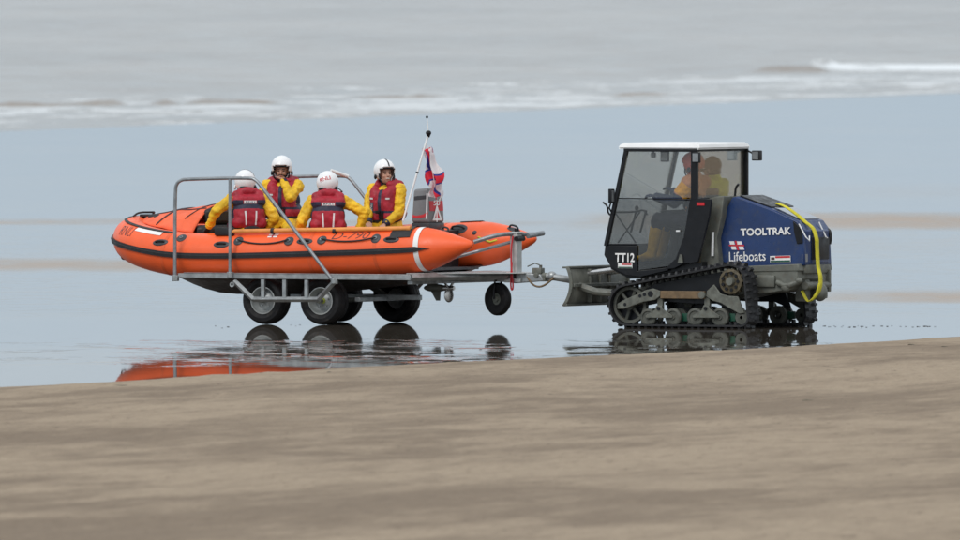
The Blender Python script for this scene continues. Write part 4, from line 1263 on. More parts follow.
        if helmet_text:
            tx, dirv, hgt = helmet_text
            dv = Matrix.Rotation(R(dirv), 3, 'Z') @ Vector((1, 0, .35)); dv = (HR @ dv).normalized()
            xd = Z3.cross(dv).normalized(); yd = dv.cross(xd)
            xd2 = (xd+yd*.35).normalized(); yd2 = dv.cross(xd2)
            decal('helmet_lettering', text_bm(tx, .125, hgt, .012), 'red', hl, ctr+dv*.3, xd2, yd2, hb, -dv, .003, .02)
        if mic:
            m_ = MB(); m_.tube([ctr+Y3*mic*.125+Z3*-.06, ctr+Y3*mic*.135+X3*.08+Z3*-.09, ctr+Y3*mic*.10+X3*.16+Z3*-.11], .006, 8, smooth=2)
            m_.ell(ctr+Y3*mic*.10+X3*.16+Z3*-.11, (.014, .014, .012), seg=10); m_.build('microphone', 'black', hl)
    if beanie:
        m_ = MB(); m_.ell(hd(-.012, 0, .055), (.112, .094, .105), rot=HR, seg=24); m_.build('woolly_hat', beanie, root)
        m_ = MB(); m_.ell(hd(-.03, 0, -.02), (.085, .085, .07), rot=HR, seg=20); m_.build('hair', hair, root)
    return root

kneel = [((.22, -.16, -.22), (-.16, -.15, -.27), (-.30, -.15, -.25)), ((.22, .16, -.22), (-.16, .15, -.27), (-.30, .15, -.25))]
sit = [((.38, -.14, -.02), (.36, -.14, -.36), (.48, -.14, -.40)), ((.38, .14, -.02), (.36, .14, -.36), (.48, .14, -.40))]
G = 'lifeboat crew in yellow drysuits'
# back to the camera, nearest the bow
def place(px, v, z):
    q = bp(px, 220, v); return bworld((q.x, v, z))
person('person with back to camera nearest the bow, one gloved arm reaching left over the tube', place(248.5, -.47, .945), R(106), lean=9, hands=((.08, -.22, .12), (.10, .46, .20)),
       elbows=((-.3, -.5, .2), (-.2, .9, .0)), legs=kneel, head_yaw=-22, glove=('rubber', 'rubber'), cuff='yellow', mic=-1, group=G, stripe='band', helmet_text=None)
# back to the camera, lettering on the helmet
person('person with back to camera and red lettering on white helmet, arm resting to the right', place(328, -.47, .93), R(92), lean=7, lean_side=0, hands=((.06, -.36, .15), (.20, .30, .10)),
       elbows=((-.1, -1.2, .35), (-.2, .5, .1)), legs=kneel, head_yaw=-32, mic=-1, cuff='yellow', helmet_text=('RNLI', 197, .045), stripe=False, group=G)
# facing the camera, hand to the mouth
person('bearded person facing the camera with one hand raised to the mouth', place(283, .72, 1.09), R(-100), lean=3, hands=((.26, -.20, .12), (.155, .035, .585)),
       elbows=((-.1, -.6, .1), (.28, .5, .0)), legs=sit, head_yaw=4, head_pitch=4, beard=True, skin='skin2', glove=(None, None), cuff='navy', stripe=False, group=G, curl=1.15)
# facing the camera, smiling to the right
person('smiling person facing the camera, looking right towards the outboard motor and flag', place(388, .62, 1.055), R(-121), lean=3, hands=((.34, -.06, .14), (.30, .14, .12)),
       elbows=((.1, -.6, -.2), (-.25, .45, -.1)), legs=sit, head_yaw=56, head_pitch=-6, head_tilt=0, smile=True, group=G)

# the two people in the tractor cab (local x points backwards there, so they face -x)
def tplace(px, v, z):
    q = tp(px, 220, v); return tworld((q.x, v, z))
drv = [((.46, -.13, .09), (.56, -.13, -.30), (.68, -.13, -.36)), ((.46, .13, .09), (.54, .13, -.30), (.66, .13, -.36))]
person('driver in the tractor cab with a red helmet, orange yellow sleeve and yellow boots', tplace(698, -.27, 1.17), PI-TH, lean=2, hands=((.40, -.14, .42), (.43, .24, .36)),
       elbows=((.1, .1, -.5), (.1, .35, -.5)), legs=drv, suit='tan', sleeve='sleeve', glove=('navyc', 'navyc'), cuff='navyc', jacket=False, helmet='redhel', stripe=False, legmat='navy', boots='yellow')
person('person in yellow green jacket and brown woolly hat beside the driver in the cab', tplace(719, .36, 1.14), PI-TH, lean=4, hands=((.30, -.12, .22), (.32, .16, .2)),
       elbows=((-.1, -.4, -.3), (-.1, .4, -.3)), legs=drv, suit='hivis', jacket=False, helmet=None, beanie='brownhat', legmat='navy', boots='rubber', glove=('rubber', 'rubber'), cuff='hivis')
# ------------------------------------------------------------------ tracked tractor
tt = empty('tracked_tractor', OT, -TH, 'dark blue tracked beach tractor with glazed black cab and white roof, towing the boat trailer', 'tractor')
CW = .66      # half width of the cab
HWD = .36     # half width of the engine housing
def T2(px, py, v):
    q = tp(px, py, v); return (q.x, q.z)

# --- tracks
def hull2(P):
    P = sorted(set(P)); 
    def half(Q):
        h = []
        for p in Q:
            while len(h) > 1 and (h[-1][0]-h[-2][0])*(p[1]-h[-2][1])-(h[-1][1]-h[-2][1])*(p[0]-h[-2][0]) <= 0: h.pop()
            h.append(p)
        return h
    a = half(P); b = half(P[::-1]); return a[:-1]+b[:-1]
VO = -.88     # outer face of the near track
idl = T2(627, 305, VO); spr = T2(729.5, 281.5, VO); rr_ = T2(740, 317.5, VO)
GZ = 0.0
idr = idl[1]-.022; 
circ = [(idl, idl[1]-GZ-.02), (spr, .205), (rr_, rr_[1]-GZ-.02)]
pts = []
for (c, r_) in circ:
    pts += [(c[0]+r_*math.cos(k*PI/24), c[1]+r_*math.sin(k*PI/24)) for k in range(48)]
belt = hull2(pts)
def resample(P, step):
    out = []; n = len(P); acc = 0; L_ = []
    for i in range(n):
        a, b = Vector(P[i]), Vector(P[(i+1) % n]); L_.append((b-a).length)
    tot = sum(L_); m = round(tot/step); st = tot/m; pos = 0; i = 0; base = 0
    for k in range(m):
        d = k*st
        while base+L_[i] < d: base += L_[i]; i += 1
        f = (d-base)/L_[i]; a, b = Vector(P[i]), Vector(P[(i+1) % n]); out.append((a.lerp(b, f), (b-a).normalized()))
    return out
BP_ = resample(belt, .033)
def track(y0, y1, side):
    root = empty('track', (0, 0, 0)); root.parent = tt
    mb = MB(); n = len(BP_); rings = []
    for p, t_ in BP_:
        nn = Vector((t_.y, -t_.x))
        a = p; b = p-nn*.022
        rings.append([mb.bm.verts.new((a.x, y0, a.y)), mb.bm.verts.new((a.x, y1, a.y)), mb.bm.verts.new((b.x, y1, b.y)), mb.bm.verts.new((b.x, y0, b.y))])
    for i in range(n):
        A, B_ = rings[i], rings[(i+1) % n]
        for k in range(4): mb.bm.faces.new((A[k], A[(k+1) % 4], B_[(k+1) % 4], B_[k]))
    LUG = resample(belt, .088)
    for i, (p, t_) in enumerate(LUG):
        nn = Vector((t_.y, -t_.x)); rot = Matrix(((t_.x, 0, nn.x), (0, 1, 0), (t_.y, 0, nn.y)))
        for (ya, yb, sh) in ((y0+.002, y0+(y1-y0)*.42, .012), (y0+(y1-y0)*.58, y1-.002, -.012)):
            c = p+nn*.012+t_*sh
            mb.box((c.x, (ya+yb)/2, c.y), (.036, yb-ya, .040), rot=rot, taper=.7)
        c = p-nn*.040; mb.box((c.x, (y0+y1)/2, c.y), (.026, .05, .04), rot=rot, taper=1.2)
    mb.build('rubber_belt', 'rubber', root, ang=25)
    so_ = side
    yo = y0 if side < 0 else y1          # outer side
    def Y(f): return yo-so_*f            # f metres inwards from the outer edge
    # drive sprocket
    mb = MB(); r_ = .19
    prof = []
    N_ = 14
    for k in range(N_*4):
        a_ = k*2*PI/(N_*4); rad = .158 if k % 4 in (0, 1) else .135
        prof.append((spr[0]+rad*math.cos(a_), spr[1]+rad*math.sin(a_)))
    mb.prism(prof, min(Y(.05), Y(.11)), max(Y(.05), Y(.11)))
    mb.lathe([(.142, .0), (.147, .02), (.112, .03), (.102, .012), (.055, .012), (.05, .03), (.0001, .03)], (spr[0], Y(.05), spr[1]), Vector((0, so_, 0)), 36)
    sp_ = mb.build('drive_sprocket', 'sprk', root, ang=30)
    for k in range(9):
        a_ = k*2*PI/9; mb = MB()
        c = Vector((spr[0]+.100*math.cos(a_), Y(.022), spr[1]+.100*math.sin(a_))); mb.cyl(c, c+Vector((0, so_*.012, 0)), .020, seg=12); mb.build('sprocket_window', 'black', sp_)
    mb = MB(); mb.cyl((spr[0], Y(.03), spr[1]), (spr[0], Y(-.01), spr[1]), .055, .045, 24); mb.build('hub', 'gun', sp_)
    # front idler with spokes
    mb = MB(); ri = circ[0][1]-.03
    mb.lathe([(ri, -.04), (ri, .03), (ri-.035, .03), (ri-.035, -.04), (ri, -.04)], (idl[0], Y(.10), idl[1]), Vector((0, so_, 0)), 40)
    for k in range(6):
        a_ = k*PI/3+.2; mb.tube([(idl[0], Y(.10), idl[1]), (idl[0]+(ri-.02)*math.cos(a_), Y(.10), idl[1]+(ri-.02)*math.sin(a_))], .020, 6)
    mb.cyl((idl[0], Y(.05), idl[1]), (idl[0], Y(.2), idl[1]), .06)
    mb.build('idler_wheel', 'wheeld', root)
    mb = MB(); mb.cyl((idl[0], Y(.15), idl[1]), (idl[0], Y(.16), idl[1]), ri-.03, seg=30); mb.build('idler_dark_backing', 'black', root)  # black disc added behind the spokes, standing in for the dark interior
    # idler arm
    a_ = [T2(*q, VO) for q in ((617, 304), (622, 301), (646, 290), (653, 288.5), (660, 291), (660, 296), (655, 300), (643, 302), (624, 309), (618, 309))]
    mb = MB(); mb.prism(a_, min(Y(.0), Y(.035)), max(Y(.0), Y(.035)))
    ia = mb.build('idler_arm', 'gunl', root, bev=.006)
    for (hx, hy, hr) in ((640, 296, .020), (644.5, 294.5, .022), (650.5, 294, .036), (625, 304.5, .02)):
        q = T2(hx, hy, VO); mb = MB(); mb.cyl((q[0], Y(.004), q[1]), (q[0], Y(-.003), q[1]), hr, seg=18); mb.build('arm_hole', 'black', ia)
    # side beam
    mb = MB(); p0, p1 = T2(660, 290.8, VO), T2(704, 299, VO)
    mb.box(((p0[0]+p1[0])/2, Y(.03), (p0[1]+p1[1])/2), (abs(p1[0]-p0[0]), .05, abs(p1[1]-p0[1]))); mb.build('side_beam', 'rust', root, bev=.006)
    mb = MB(); q = T2(702, 295, VO); mb.cyl((q[0], Y(.02), q[1]), (q[0], Y(-.015), q[1]), .042, seg=20); mb.cyl((q[0], Y(-.014), q[1]), (q[0], Y(-.018), q[1]), .028, seg=20); mb.build('pivot', 'gun', root)
    # rear plate
    a_ = [T2(*q, VO) for q in ((713, 284.5), (720, 294), (728, 296), (737, 296.5), (743.5, 313), (739, 314), (728, 308), (720, 303), (712, 301), (705, 296.5), (706, 291))]
    mb = MB(); mb.prism(a_, min(Y(.02), Y(.045)), max(Y(.02), Y(.045))); mb.build('rear_plate', 'gunl', root, bev=.006)
    # bogies
    for (cx, cy) in ((658.5, 305), (705.5, 305)):
        bo_ = [T2(*q, VO) for q in ((cx-2.5, cy+.5), (cx+2.5, cy+.5), (cx+4, cy+4), (cx+13.5, cy+10.5), (cx+13.5, cy+13), (cx-13, cy+13), (cx-13.5, cy+10.5), (cx-4, cy+5))]
        mb = MB(); mb.prism(bo_, min(Y(.005), Y(.03)), max(Y(.005), Y(.03))); bg = mb.build('bogie', 'gunl', root, bev=.006)
        q = T2(cx, cy+3.5, VO); mb = MB(); mb.cyl((q[0], Y(.01), q[1]), (q[0], Y(-.012), q[1]), .02, seg=14); mb.build('bolt', 'black', bg)
        mb = MB(); q = T2(cx, 300, VO); q2 = T2(cx, 309, VO); mb.box((q[0], Y(.06), (q[1]+q2[1])/2), (.07, .05, abs(q[1]-q2[1])+.06)); mb.build('bogie_bracket', 'gunl', bg, bev=.005)
        for dx_ in (-12, 13):
            q = T2(cx+dx_, 317.3, VO); rw = q[1]-GZ-.022
            mb = MB()
            mb.lathe([(rw*.5, -.03), (rw-.01, -.03), (rw, -.02), (rw, .02), (rw-.01, .03), (rw*.72, .032), (rw*.65, .02), (rw*.3, .02), (rw*.25, .035), (.0001, .035)], (q[0], Y(.06), q[1]), Vector((0, so_, 0)), 32)
            mb.lathe([(rw*.5, .03), (rw, .025), (rw, -.025), (rw*.5, -.03)], (q[0]+.0, Y(.22), q[1]), Vector((0, so_, 0)), 24)
            mb.cyl((q[0], Y(.03), q[1]), (q[0], Y(.22), q[1]), .02)
            mb.build('road_wheel', 'wheeld', root)
    # rear roller and inner frame
    mb = MB(); rw = circ[2][1]-.03
    mb.lathe([(.02, .03), (rw*.6, .02), (rw, .02), (rw, -.12), (.02, -.12)], (rr_[0], Y(.06), rr_[1]), Vector((0, so_, 0)), 28); mb.build('rear_roller', 'wheeld', root)
    fr = [T2(*q, VO) for q in ((622, 300), (650, 284), (716, 272), (722, 291), (728, 311), (712, 304), (690, 304), (660, 302), (630, 308))]
    mb = MB(); mb.prism(fr, min(Y(.12), Y(.17)), max(Y(.12), Y(.17))); mb.build('track_frame', 'black', root, bev=.005)
    for (gx, w_) in ((683, 14), (727, 9)):
        mb = MB(); q0 = T2(gx-w_/2, 313.5, VO); q1 = T2(gx+w_/2, 321.5, VO)
        mb.box(((q0[0]+q1[0])/2, Y(.13), (q0[1]+q1[1])/2), (q1[0]-q0[0], .06, q0[1]-q1[1]), bevel=.01); mb.build('slide_block', 'green', root)
    return root
track(-.88, -.60, -1)
track(.60, .88, 1)

# --- chassis between the tracks
mb = MB()
ch = [T2(*q, -.45) for q in ((640, 300), (640, 272), (744, 268), (790, 266), (797, 269), (797, 279), (788, 290), (770, 293), (748, 294), (720, 300))]
mb.prism(ch, -.44, .40)
mb.build('chassis', 'gun', tt, bev=.012)
mb = MB()
sk = [T2(*q, -.45) for q in ((746, 266), (798, 264), (799, 271), (748, 272))]
mb.prism(sk, -HWD-.09, HWD+.05); mb.build('chassis_sill', 'gun', tt, bev=.008)
# lumps of the underbody at the rear: bracket, links, towing jaw
mb = MB()
q = tp(788, 285, -.46); mb.tube([q+V(-.14, 0, .03), q+V(0, -.03, -.02), q+V(.14, 0, .04)], .035, 10, smooth=1); mb.ell(q+V(-.02, -.02, -.03), (.06, .04, .05)); mb.ell(q+V(.14, 0, .05), (.05, .04, .04))
mb.build('lift_link', 'gunl', tt)
mb = MB(); q = tp(764, 281, -.45); mb.box(q, (.30, .05, .14), bevel=.02); mb.build('side_cover', 'gun', tt)
mb = MB(); ur = tp(812, 270, .0).x
mb.box((ur+.02, 0, .70), (.12, .62, .12), bevel=.02); mb.box((ur-.02, .22, .50), (.16, .16, .32), bevel=.02); mb.box((ur-.04, -.16, .44), (.14, .12, .26), bevel=.02)
mb.build('rear_frame', 'gun', tt)
mb = MB(); mb.cyl((ur+.06, -.30, .50), (ur+.06, .30, .50), .045); mb.ell((ur+.08, .05, .42), (.09, .10, .11), seg=14); mb.box((ur+.05, .28, .55), (.10, .05, .26), bevel=.01)
mb.build('towing_jaw', 'gun', tt)
mb = MB()
for k in range(3):
    q = Vector((ur-.02, .16+.03*k, .74-.02*k)); mb.tube([q, q+V(.06, .02, -.10), q+V(.05, .0, -.25), q+V(-.02, 0, -.36)], .014, 8, smooth=2)
mb.build('hydraulic_hose', 'hose', tt)

# --- engine housing: side outline swept across, corners cut back at the rear
S = -HWD
ho = [T2(*q, S) for q in ((719.5, 262), (718, 238), (722.5, 216), (731, 197.5), (736, 196.5), (772, 209.5), (797, 221), (803, 230), (804.5, 265.5), (745, 269))]
ho2 = [Vector((a[0], 0, a[1])) for a in ho]
mb = MB()
y0 = [S, S, S, S+.02, S+.03, S+.02, S+.03, S+.015, S+.01, S]
mb.prism(ho, y0, [-y for y in y0])
hood = mb.build('engine_housing', 'blue', tt, bev=.018, ang=30)
# rear end piece, narrower, with a rounded nose
mb = MB()
r0 = T2(802, 229, S); r1 = T2(804.5, 265, S)
zb, zt_ = r1[1], r0[1]
mb.bm.verts.new
poly = [(r0[0]-.02, S+.012), (r0[0]+.02, S+.05), (r0[0]+.04, S+.12), (r0[0]+.045, 0), (r0[0]+.04, -S-.12), (r0[0]+.02, -S-.05), (r0[0]-.02, -S-.012)]
mb.prismz(poly, zb+.01, zt_-.01); mb.build('rear_panel', 'blue', tt, bev=.02, ang=50)
# top: vent, pale lid
def on_top(px0, px1, v0, v1, off, name, m, th=.012):
    def zt(u):
        P = [Vector(ho[3]), Vector(ho[4]), Vector(ho[5]), Vector(ho[6])]
        for a, b in zip(P, P[1:]):
            if a.x <= u <= b.x: return a.y+(b.y-a.y)*(u-a.x)/(b.x-a.x)
        return P[-1].y
    ua, ub = tp(px0, 205, S).x, tp(px1, 205, S).x
    mb = MB(); n = 6
    prof = [(ua+(ub-ua)*k/n, zt(ua+(ub-ua)*k/n)+off) for k in range(n+1)]
    mb.prism(prof+[(u, z-th) for u, z in prof[::-1]], v0, v1); return mb.build(name, m, tt, bev=.003)
on_top(737, 768, -.28, .30, .018, 'top_vent', 'black', .02)
for k in range(0):
    on_top(740+k*5.5, 742.5+k*5.5, -.26, .28, .024, 'vent_slat', 'gun', .008)
on_top(770, 795, -.24, .26, .014, 'top_lid', 'lid', .016)
mb = MB(); q = tp(735, 196, -.2); mb.tube([q+V(0, 0, .0), q+V(.01, 0, .10), q+V(.05, 0, .14)], .014, 8, smooth=1); mb.build('lever', 'black', tt)
mb = MB(); q = tp(781, 206.5, -.25); mb.box(q+V(0, 0, .01), (.12, .06, .05), bevel=.015); mb.cyl(q+V(-.02, -.04, .02), q+V(-.02, .04, .02), .03); mb.build('strap_ratchet', 'gun', tt)
# black recess under the strap with bent pale wire handles
def tube_px(L, r, name, m, sm=1, parent=tt):
    mb = MB(); mb.tube([tp(*q) for q in L], r, 8, smooth=sm); return mb.build(name, m, parent)
mb = MB(); mb.prism([T2(*q, S) for q in ((793, 221), (801.5, 228.5), (802.5, 243), (797, 244), (794, 232))], S-.002, S+.10); mb.build('air_intake', 'black', tt, bev=.004)
tube_px([(799, 224, S-.02), (806, 237, S-.03), (809.5, 241, S-.02), (809.5, 236, S+.02)], .009, 'wire_handle', 'silver', 0)
tube_px([(819, 222, .12), (826, 237, .12), (827.5, 238, .14)], .009, 'wire_handle', 'silver', 0)
mb = MB(); q = T2(812, 258, S); mb.box((r0[0]+.02, S+.035, q[1]), (.07, .012, .09), rot=Matrix.Rotation(R(40), 3, 'Z')); mb.build('grey_plate', 'cowl', tt)
mb = MB(); mb.box((r0[0]+.045, .02, (zb+zt_)/2-.02), (.02, .44, .26), bevel=.008); mb.build('rear_grille', 'black', tt)
mb = MB(); q = tp(828, 232, .30); mb.tube([q+V(-.06, 0, .02), q+V(.02, 0, .03), q+V(.035, 0, -.06), q+V(.02, 0, -.14)], .022, 8, smooth=2); mb.build('exhaust_hose', 'hose', tt)
# lettering
def side_decal(name, b, m, px, py, v, off=.003, tilt=0): 
    q = tp(px, py, v); decal(name, b, m, tt, (q.x, v-off, q.z), (1, 0, tilt), (-tilt, 0, 1))
side_decal('maker_lettering', text_bm('TOOLTRAK', .665, .088, .03), 'white2', 766, 231.5, S, tilt=.035)
side_decal('lifeboats_lettering', text_bm('Lifeboats', .48, .115, .008), 'white2', 747.5, 256.3, S, tilt=.035)
side_decal('emblem_blue', poly_bm([(-.115, .055), (.075, .055), (.115, -.055), (-.08, -.055)]), 'flagblue', 737, 245.5, S, .003)
for (cx, cy) in ((-.062, .030), (.036, .030), (-.040, -.030), (.062, -.030)):
    side_decal('emblem_white', poly_bm([(cx-.036, cy+.019), (cx+.026, cy+.019), (cx+.036, cy-.019), (cx-.026, cy-.019)]), 'white2', 737, 245.5, S, .005)
side_decal('emblem_red', poly_bm([(-.105, .009), (.095, .009), (.102, -.009), (-.098, -.009)]), 'red', 737, 245.5, S, .006)
side_decal('emblem_red', poly_bm([(-.030, .055), (-.005, .055), (.034, -.055), (.008, -.055)]), 'red', 737, 245.5, S, .0065)
def sticker(px, py, v, wd, ht, tilt=.03):
    side_decal('sticker', rect_bm(wd, ht), 'white2', px, py, v, .003, tilt)
    side_decal('sticker_stripe', rect_bm(wd*.72, ht*.30, (wd*.12, ht*.30)), 'red', px, py, v, .005, tilt)
    side_decal('sticker_stripe', rect_bm(wd*.96, ht*.26, (0, -ht*.34)), 'green', px, py, v, .005, tilt)
    side_decal('sticker_mark', rect_bm(wd*.18, ht*.4, (-wd*.36, ht*.1)), 'ink', px, py, v, .006, tilt)
sticker(780.5, 259, S, .27, .075)

# --- cab
N_ = -CW
roof_z0 = tp(620, 149, N_).z; roof_z1 = tp(620, 142.6, N_).z
ua, ub = tp(617, 145, N_).x, tp(700, 145, N_).x
mb = MB()
b = bmesh.new(); bmesh.ops.create_cube(b, size=1)
for v in b.verts:
    t_ = .93 if v.co.z > 0 else 1
    v.co = Vector(((ua+ub)/2+v.co.x*(ub-ua)*t_, v.co.y*2*(CW+.02)*t_, (roof_z0+roof_z1)/2+v.co.z*(roof_z1-roof_z0)))
bmesh.ops.bevel(b, geom=b.edges[:], offset=.022, segments=3, affect='EDGES'); mb.add(b)
mb.build('roof', 'white', tt)
# outline points of the cab's side (any v): front top, front waist, front bottom corner, floor front, floor rear, door rear, waist rear, rear top
cabp = dict(ft=(626, 149), fw=(605.5, 246), fc=(604.5, 254), fb=(611, 266), fl=(626, 273), rl=(673, 266), rd=(683, 259), rw=(694, 200), rt=(694, 149))
C_ = {k: T2(*v, N_) for k, v in cabp.items()}
def bar(a, b, v, r, name, m='black', ratio=1.0):
    mb = MB(); a3, b3 = Vector((a[0], v, a[1])), Vector((b[0], v, b[1])); d = b3-a3
    mb.box((a3+b3)/2, (r, r*ratio, d.length), rot=d.to_track_quat('Z', 'Y').to_matrix()); return mb.build(name, m, tt, bev=.005)
for v in (N_+.02, -N_-.02):
    bar(C_['ft'], C_['fw'], v, .048, 'front_pillar'); bar(C_['rt'], C_['rw'], v, .085, 'middle_pillar', ratio=.5)
    mb = MB(); mb.box(((C_['ft'][0]+C_['rt'][0])/2, v, roof_z0-.012), (C_['rt'][0]-C_['ft'][0]+.06, .05, .034)); mb.build('roof_rail', 'black', tt, bev=.004)
    # waist bar across the door
    a = T2(618, 198.3, N_); b_ = T2(690, 199.5, N_); bar(a, b_, v-.012*(1 if v < 0 else -1), .013, 'door_bar')
    a = T2(606, 244.5, N_); b_ = T2(636, 244.5, N_); bar(a, b_, v, .02, 'door_bar')
    # wide rear door panel
    mb = MB(); pl_ = [T2(*q, N_) for q in ((690, 198), (711, 199), (709, 216), (698, 262), (683, 264), (674, 268.5), (664, 269.5), (676, 258), (684, 236))]
    mb.prism(pl_, v-.02, v+.02); mb.build('door_frame', 'black', tt, bev=.005)
    # lower front panel
    mb = MB(); pl_ = [T2(*q, N_) for q in ((605, 245.5), (637, 246), (636, 258), (637, 271), (668, 267.5), (668, 270.5), (640, 277), (626, 275), (611, 267.5), (604, 255))]
    mb.prism(pl_, v-.018, v+.018); mb.build('lower_panel', 'black', tt, bev=.005)
    # x braces
    sgn = 1 if v < 0 else -1
    a, b_ = T2(614, 214, N_), T2(634, 243, N_); bar(a, b_, v+.03*sgn, .018, 'brace')
    a, b_ = T2(637, 212, N_), T2(615, 243, N_); bar(a, b_, v+.055*sgn, .018, 'brace')
    mb = MB(); mb.tube([(*T2(612, 212.5, N_)[:1], v+.04*sgn, T2(612, 212.5, N_)[1]), (T2(634, 212, N_)[0], v+.04*sgn, T2(634, 212, N_)[1]), (T2(641, 210, N_)[0], v+.04*sgn, T2(641, 209.5, N_)[1]), (T2(645, 214, N_)[0], v+.04*sgn, T2(645, 215, N_)[1])], .012, 8, smooth=1); mb.build('grab_rail', 'black', tt)
    # panes
    def pane(P, name, m, vv):
        mb = MB(); mb.prism([T2(*q, N_) for q in P], vv-.003, vv+.003); return mb.build(name, m, tt, smooth=False)
    pane(((627.5, 150.5), (691, 150.5), (691, 197.5), (618, 197.5)), 'door_window', 'glass', v)
    pane(((617, 199.5), (690, 200.5), (683, 237), (675, 259), (668, 266), (638, 270), (638, 245.5), (608, 243.5)), 'lower_door_window', 'glassd', v)
    mb = MB(); q = tp(680, 231, N_); mb.box((q.x-.02, v-.03*sgn, q.z), (.05, .02, .02), bevel=.005); q = tp(681, 256, N_); mb.build('door_handle', 'silver', tt)
    mb = MB(); q = tp(681, 258.5, N_); mb.prism([(q.x-.035, q.z-.05), (q.x+.035, q.z-.05), (q.x+.025, q.z+.04), (q.x-.005, q.z+.05)], v-.034*sgn-.006, v-.034*sgn+.006); mb.build('hinge_plate', 'gunl', tt)
    mb = MB(); q = tp(701, 204, N_); mb.box((q.x, v-.026*sgn, q.z), (.10, .012, .035)); mb.build('red_reflector', 'red', tt)
side_decal('cab_number', text_bm('TT12', .255, .105, .025), 'white2', 625, 257.5, N_-.0, .004)
side_decal('cab_number_sticker', rect_bm(.19, .055), 'white2', 625.3, 265.8, N_, .004)
side_decal('sticker_stripe', rect_bm(.13, .016, (.02, .017)), 'red', 625.3, 265.8, N_, .006)
side_decal('sticker_stripe', rect_bm(.18, .014, (0, -.018)), 'green', 625.3, 265.8, N_, .006)
# front and rear ends of the cab
def cross(uz, name, r=.04, m='black', h=None):
    mb = MB(); mb.box((uz[0], 0, uz[1]), (r, 2*CW-.09, h or r)); return mb.build(name, m, tt, bev=.004)
cross((C_['ft'][0], roof_z0-.012), 'roof_rail', .05, h=.03); cross((C_['rt'][0], roof_z0-.012), 'roof_rail', .05, h=.03)
cross(C_['fw'], 'front_sill', .035)
mb = MB(); a, b_ = C_['ft'], C_['fw']
mb.prism([(a[0]-.003, a[1]-.03), (a[0]+.003, a[1]-.03), (b_[0]+.003, b_[1]+.02), (b_[0]-.003, b_[1]+.02)], -CW+.05, CW-.05); mb.build('windscreen', 'glass', tt, smooth=False)
mb = MB(); q = C_['rt']; q2 = C_['rw']; mb.box((q[0]+.0, 0, (q[1]+q2[1])/2), (.006, 2*CW-.12, q[1]-q2[1]-.04)); mb.build('rear_window', 'glass', tt, smooth=False)
mb = MB(); mb.prism([T2(*q, N_) for q in ((605, 248), (608, 248), (613, 266), (628, 273), (700, 262), (700, 267), (628, 279), (609, 269))], -CW+.05, CW-.05); mb.build('cab_floor', 'black', tt)
# wall between cab and engine, grey, with white grab handle
mb = MB()
wl = [T2(*q, -.46) for q in ((699, 201.5), (716, 196.5), (724, 196), (722, 216), (717, 238), (720, 268), (690, 270), (690, 258), (700, 232))]
mb.prism(wl, -.47, .47); mb.build('rear_bulkhead', 'gun', tt, bev=.012)
tube_px([(713, 232, -.49), (712.5, 256, -.49)], .016, 'grab_handle', 'white')
mb = MB(); mb.box((C_['rw'][0]+.06, 0, C_['rw'][1]-.02), (.16, 2*CW-.06, .05)); mb.build('rear_shelf', 'gun', tt, bev=.008)
mb = MB(); q = tp(696, 254, -.5); mb.box(q, (.12, .06, .24), bevel=.02); mb.ell(q+V(.02, -.03, .0), (.05, .03, .06)); mb.build('valve_block', 'sprk', tt)
# seat and controls
for vv in (-.10, .36):
    st_ = MB(); q = tp(699, 222, vv); st_.box((q.x-.08, vv, 1.12), (.42, .40, .10), bevel=.03); st_.box((q.x+.12, vv, 1.38), (.09, .38, .50), rot=Matrix.Rotation(R(6), 3, 'Y'), bevel=.03); st_.box((q.x-.04, vv, .90), (.3, .3, .36), bevel=.02)
    st_.build('driver_seat', 'black', tt)
mb = MB(); q = tp(628, 225, 0); mb.box((q.x+.02, .2, .86), (.10, .7, .22), bevel=.03); mb.tube([(q.x+.1, -.12, 1.1), (q.x+.18, -.12, 1.38)], .014, 8); mb.tube([(q.x+.1, .12, 1.1), (q.x+.18, .12, 1.36)], .014, 8); mb.ell((q.x+.18, -.12, 1.39), (.025, .025, .03)); mb.build('control_console', 'black', tt)
# mirrors and lamps
def mirror(c, name, sz=(.05, .10, .13), arm=None, face=None, side=1):
    mb = MB(); mb.box(c, sz, bevel=.012)
    if arm: mb.tube(arm, .011, 8)
    o = mb.build(name, 'black', tt)
    mb = MB(); mb.box(Vector(c)+V(face[0]*(sz[0]/2+.001), face[1]*(sz[1]/2+.001), 0), (sz[0]*.8 if face[0] == 0 else .004, sz[1]*.8 if face[1] == 0 else .004, sz[2]*.78)); mb.build('lamp_face', 'pipe', o)
q = tp(665, 156.5, -.30); mirror(q, 'inside_mirror', (.10, .05, .125), [q+V(0, 0, .05), Vector((q.x, q.y, roof_z0))], (0, -1))
q = tp(653.5, 155, -.2); mirror(q, 'inside_lamp', (.05, .05, .06), [q+V(0, 0, .02), Vector((q.x, q.y, roof_z0))], (0, -1))
q = tp(696.5, 157.5, N_-.06); mirror(q, 'work_lamp', (.095, .05, .125), [q+V(0, .02, .03), Vector((q.x-.02, N_+.02, q.z+.04))], (0, -1))
q = tp(757, 155.5, .64); mirror(q, 'wing_mirror', (.10, .09, .12), [q, Vector((q.x-.12, .62, q.z+.06))], (0, -1))
q = tp(611.5, 196, N_-.02); mirror(q, 'wing_mirror', (.05, .08, .17), [q+V(0, 0, -.06), q+V(-.03, 0, -.14), Vector((C_['fw'][0]+.10, N_+.0, q.z-.22))], (1, 0))
mb = MB(); q = tp(606, 204, N_); mb.tube([q+V(-.04, 0, .02), q+V(.02, 0, -.02), q+V(.03, .0, -.12), q+V(.09, .02, -.13)], .012, 8, smooth=1); mb.build('mirror_arm', 'black', tt)

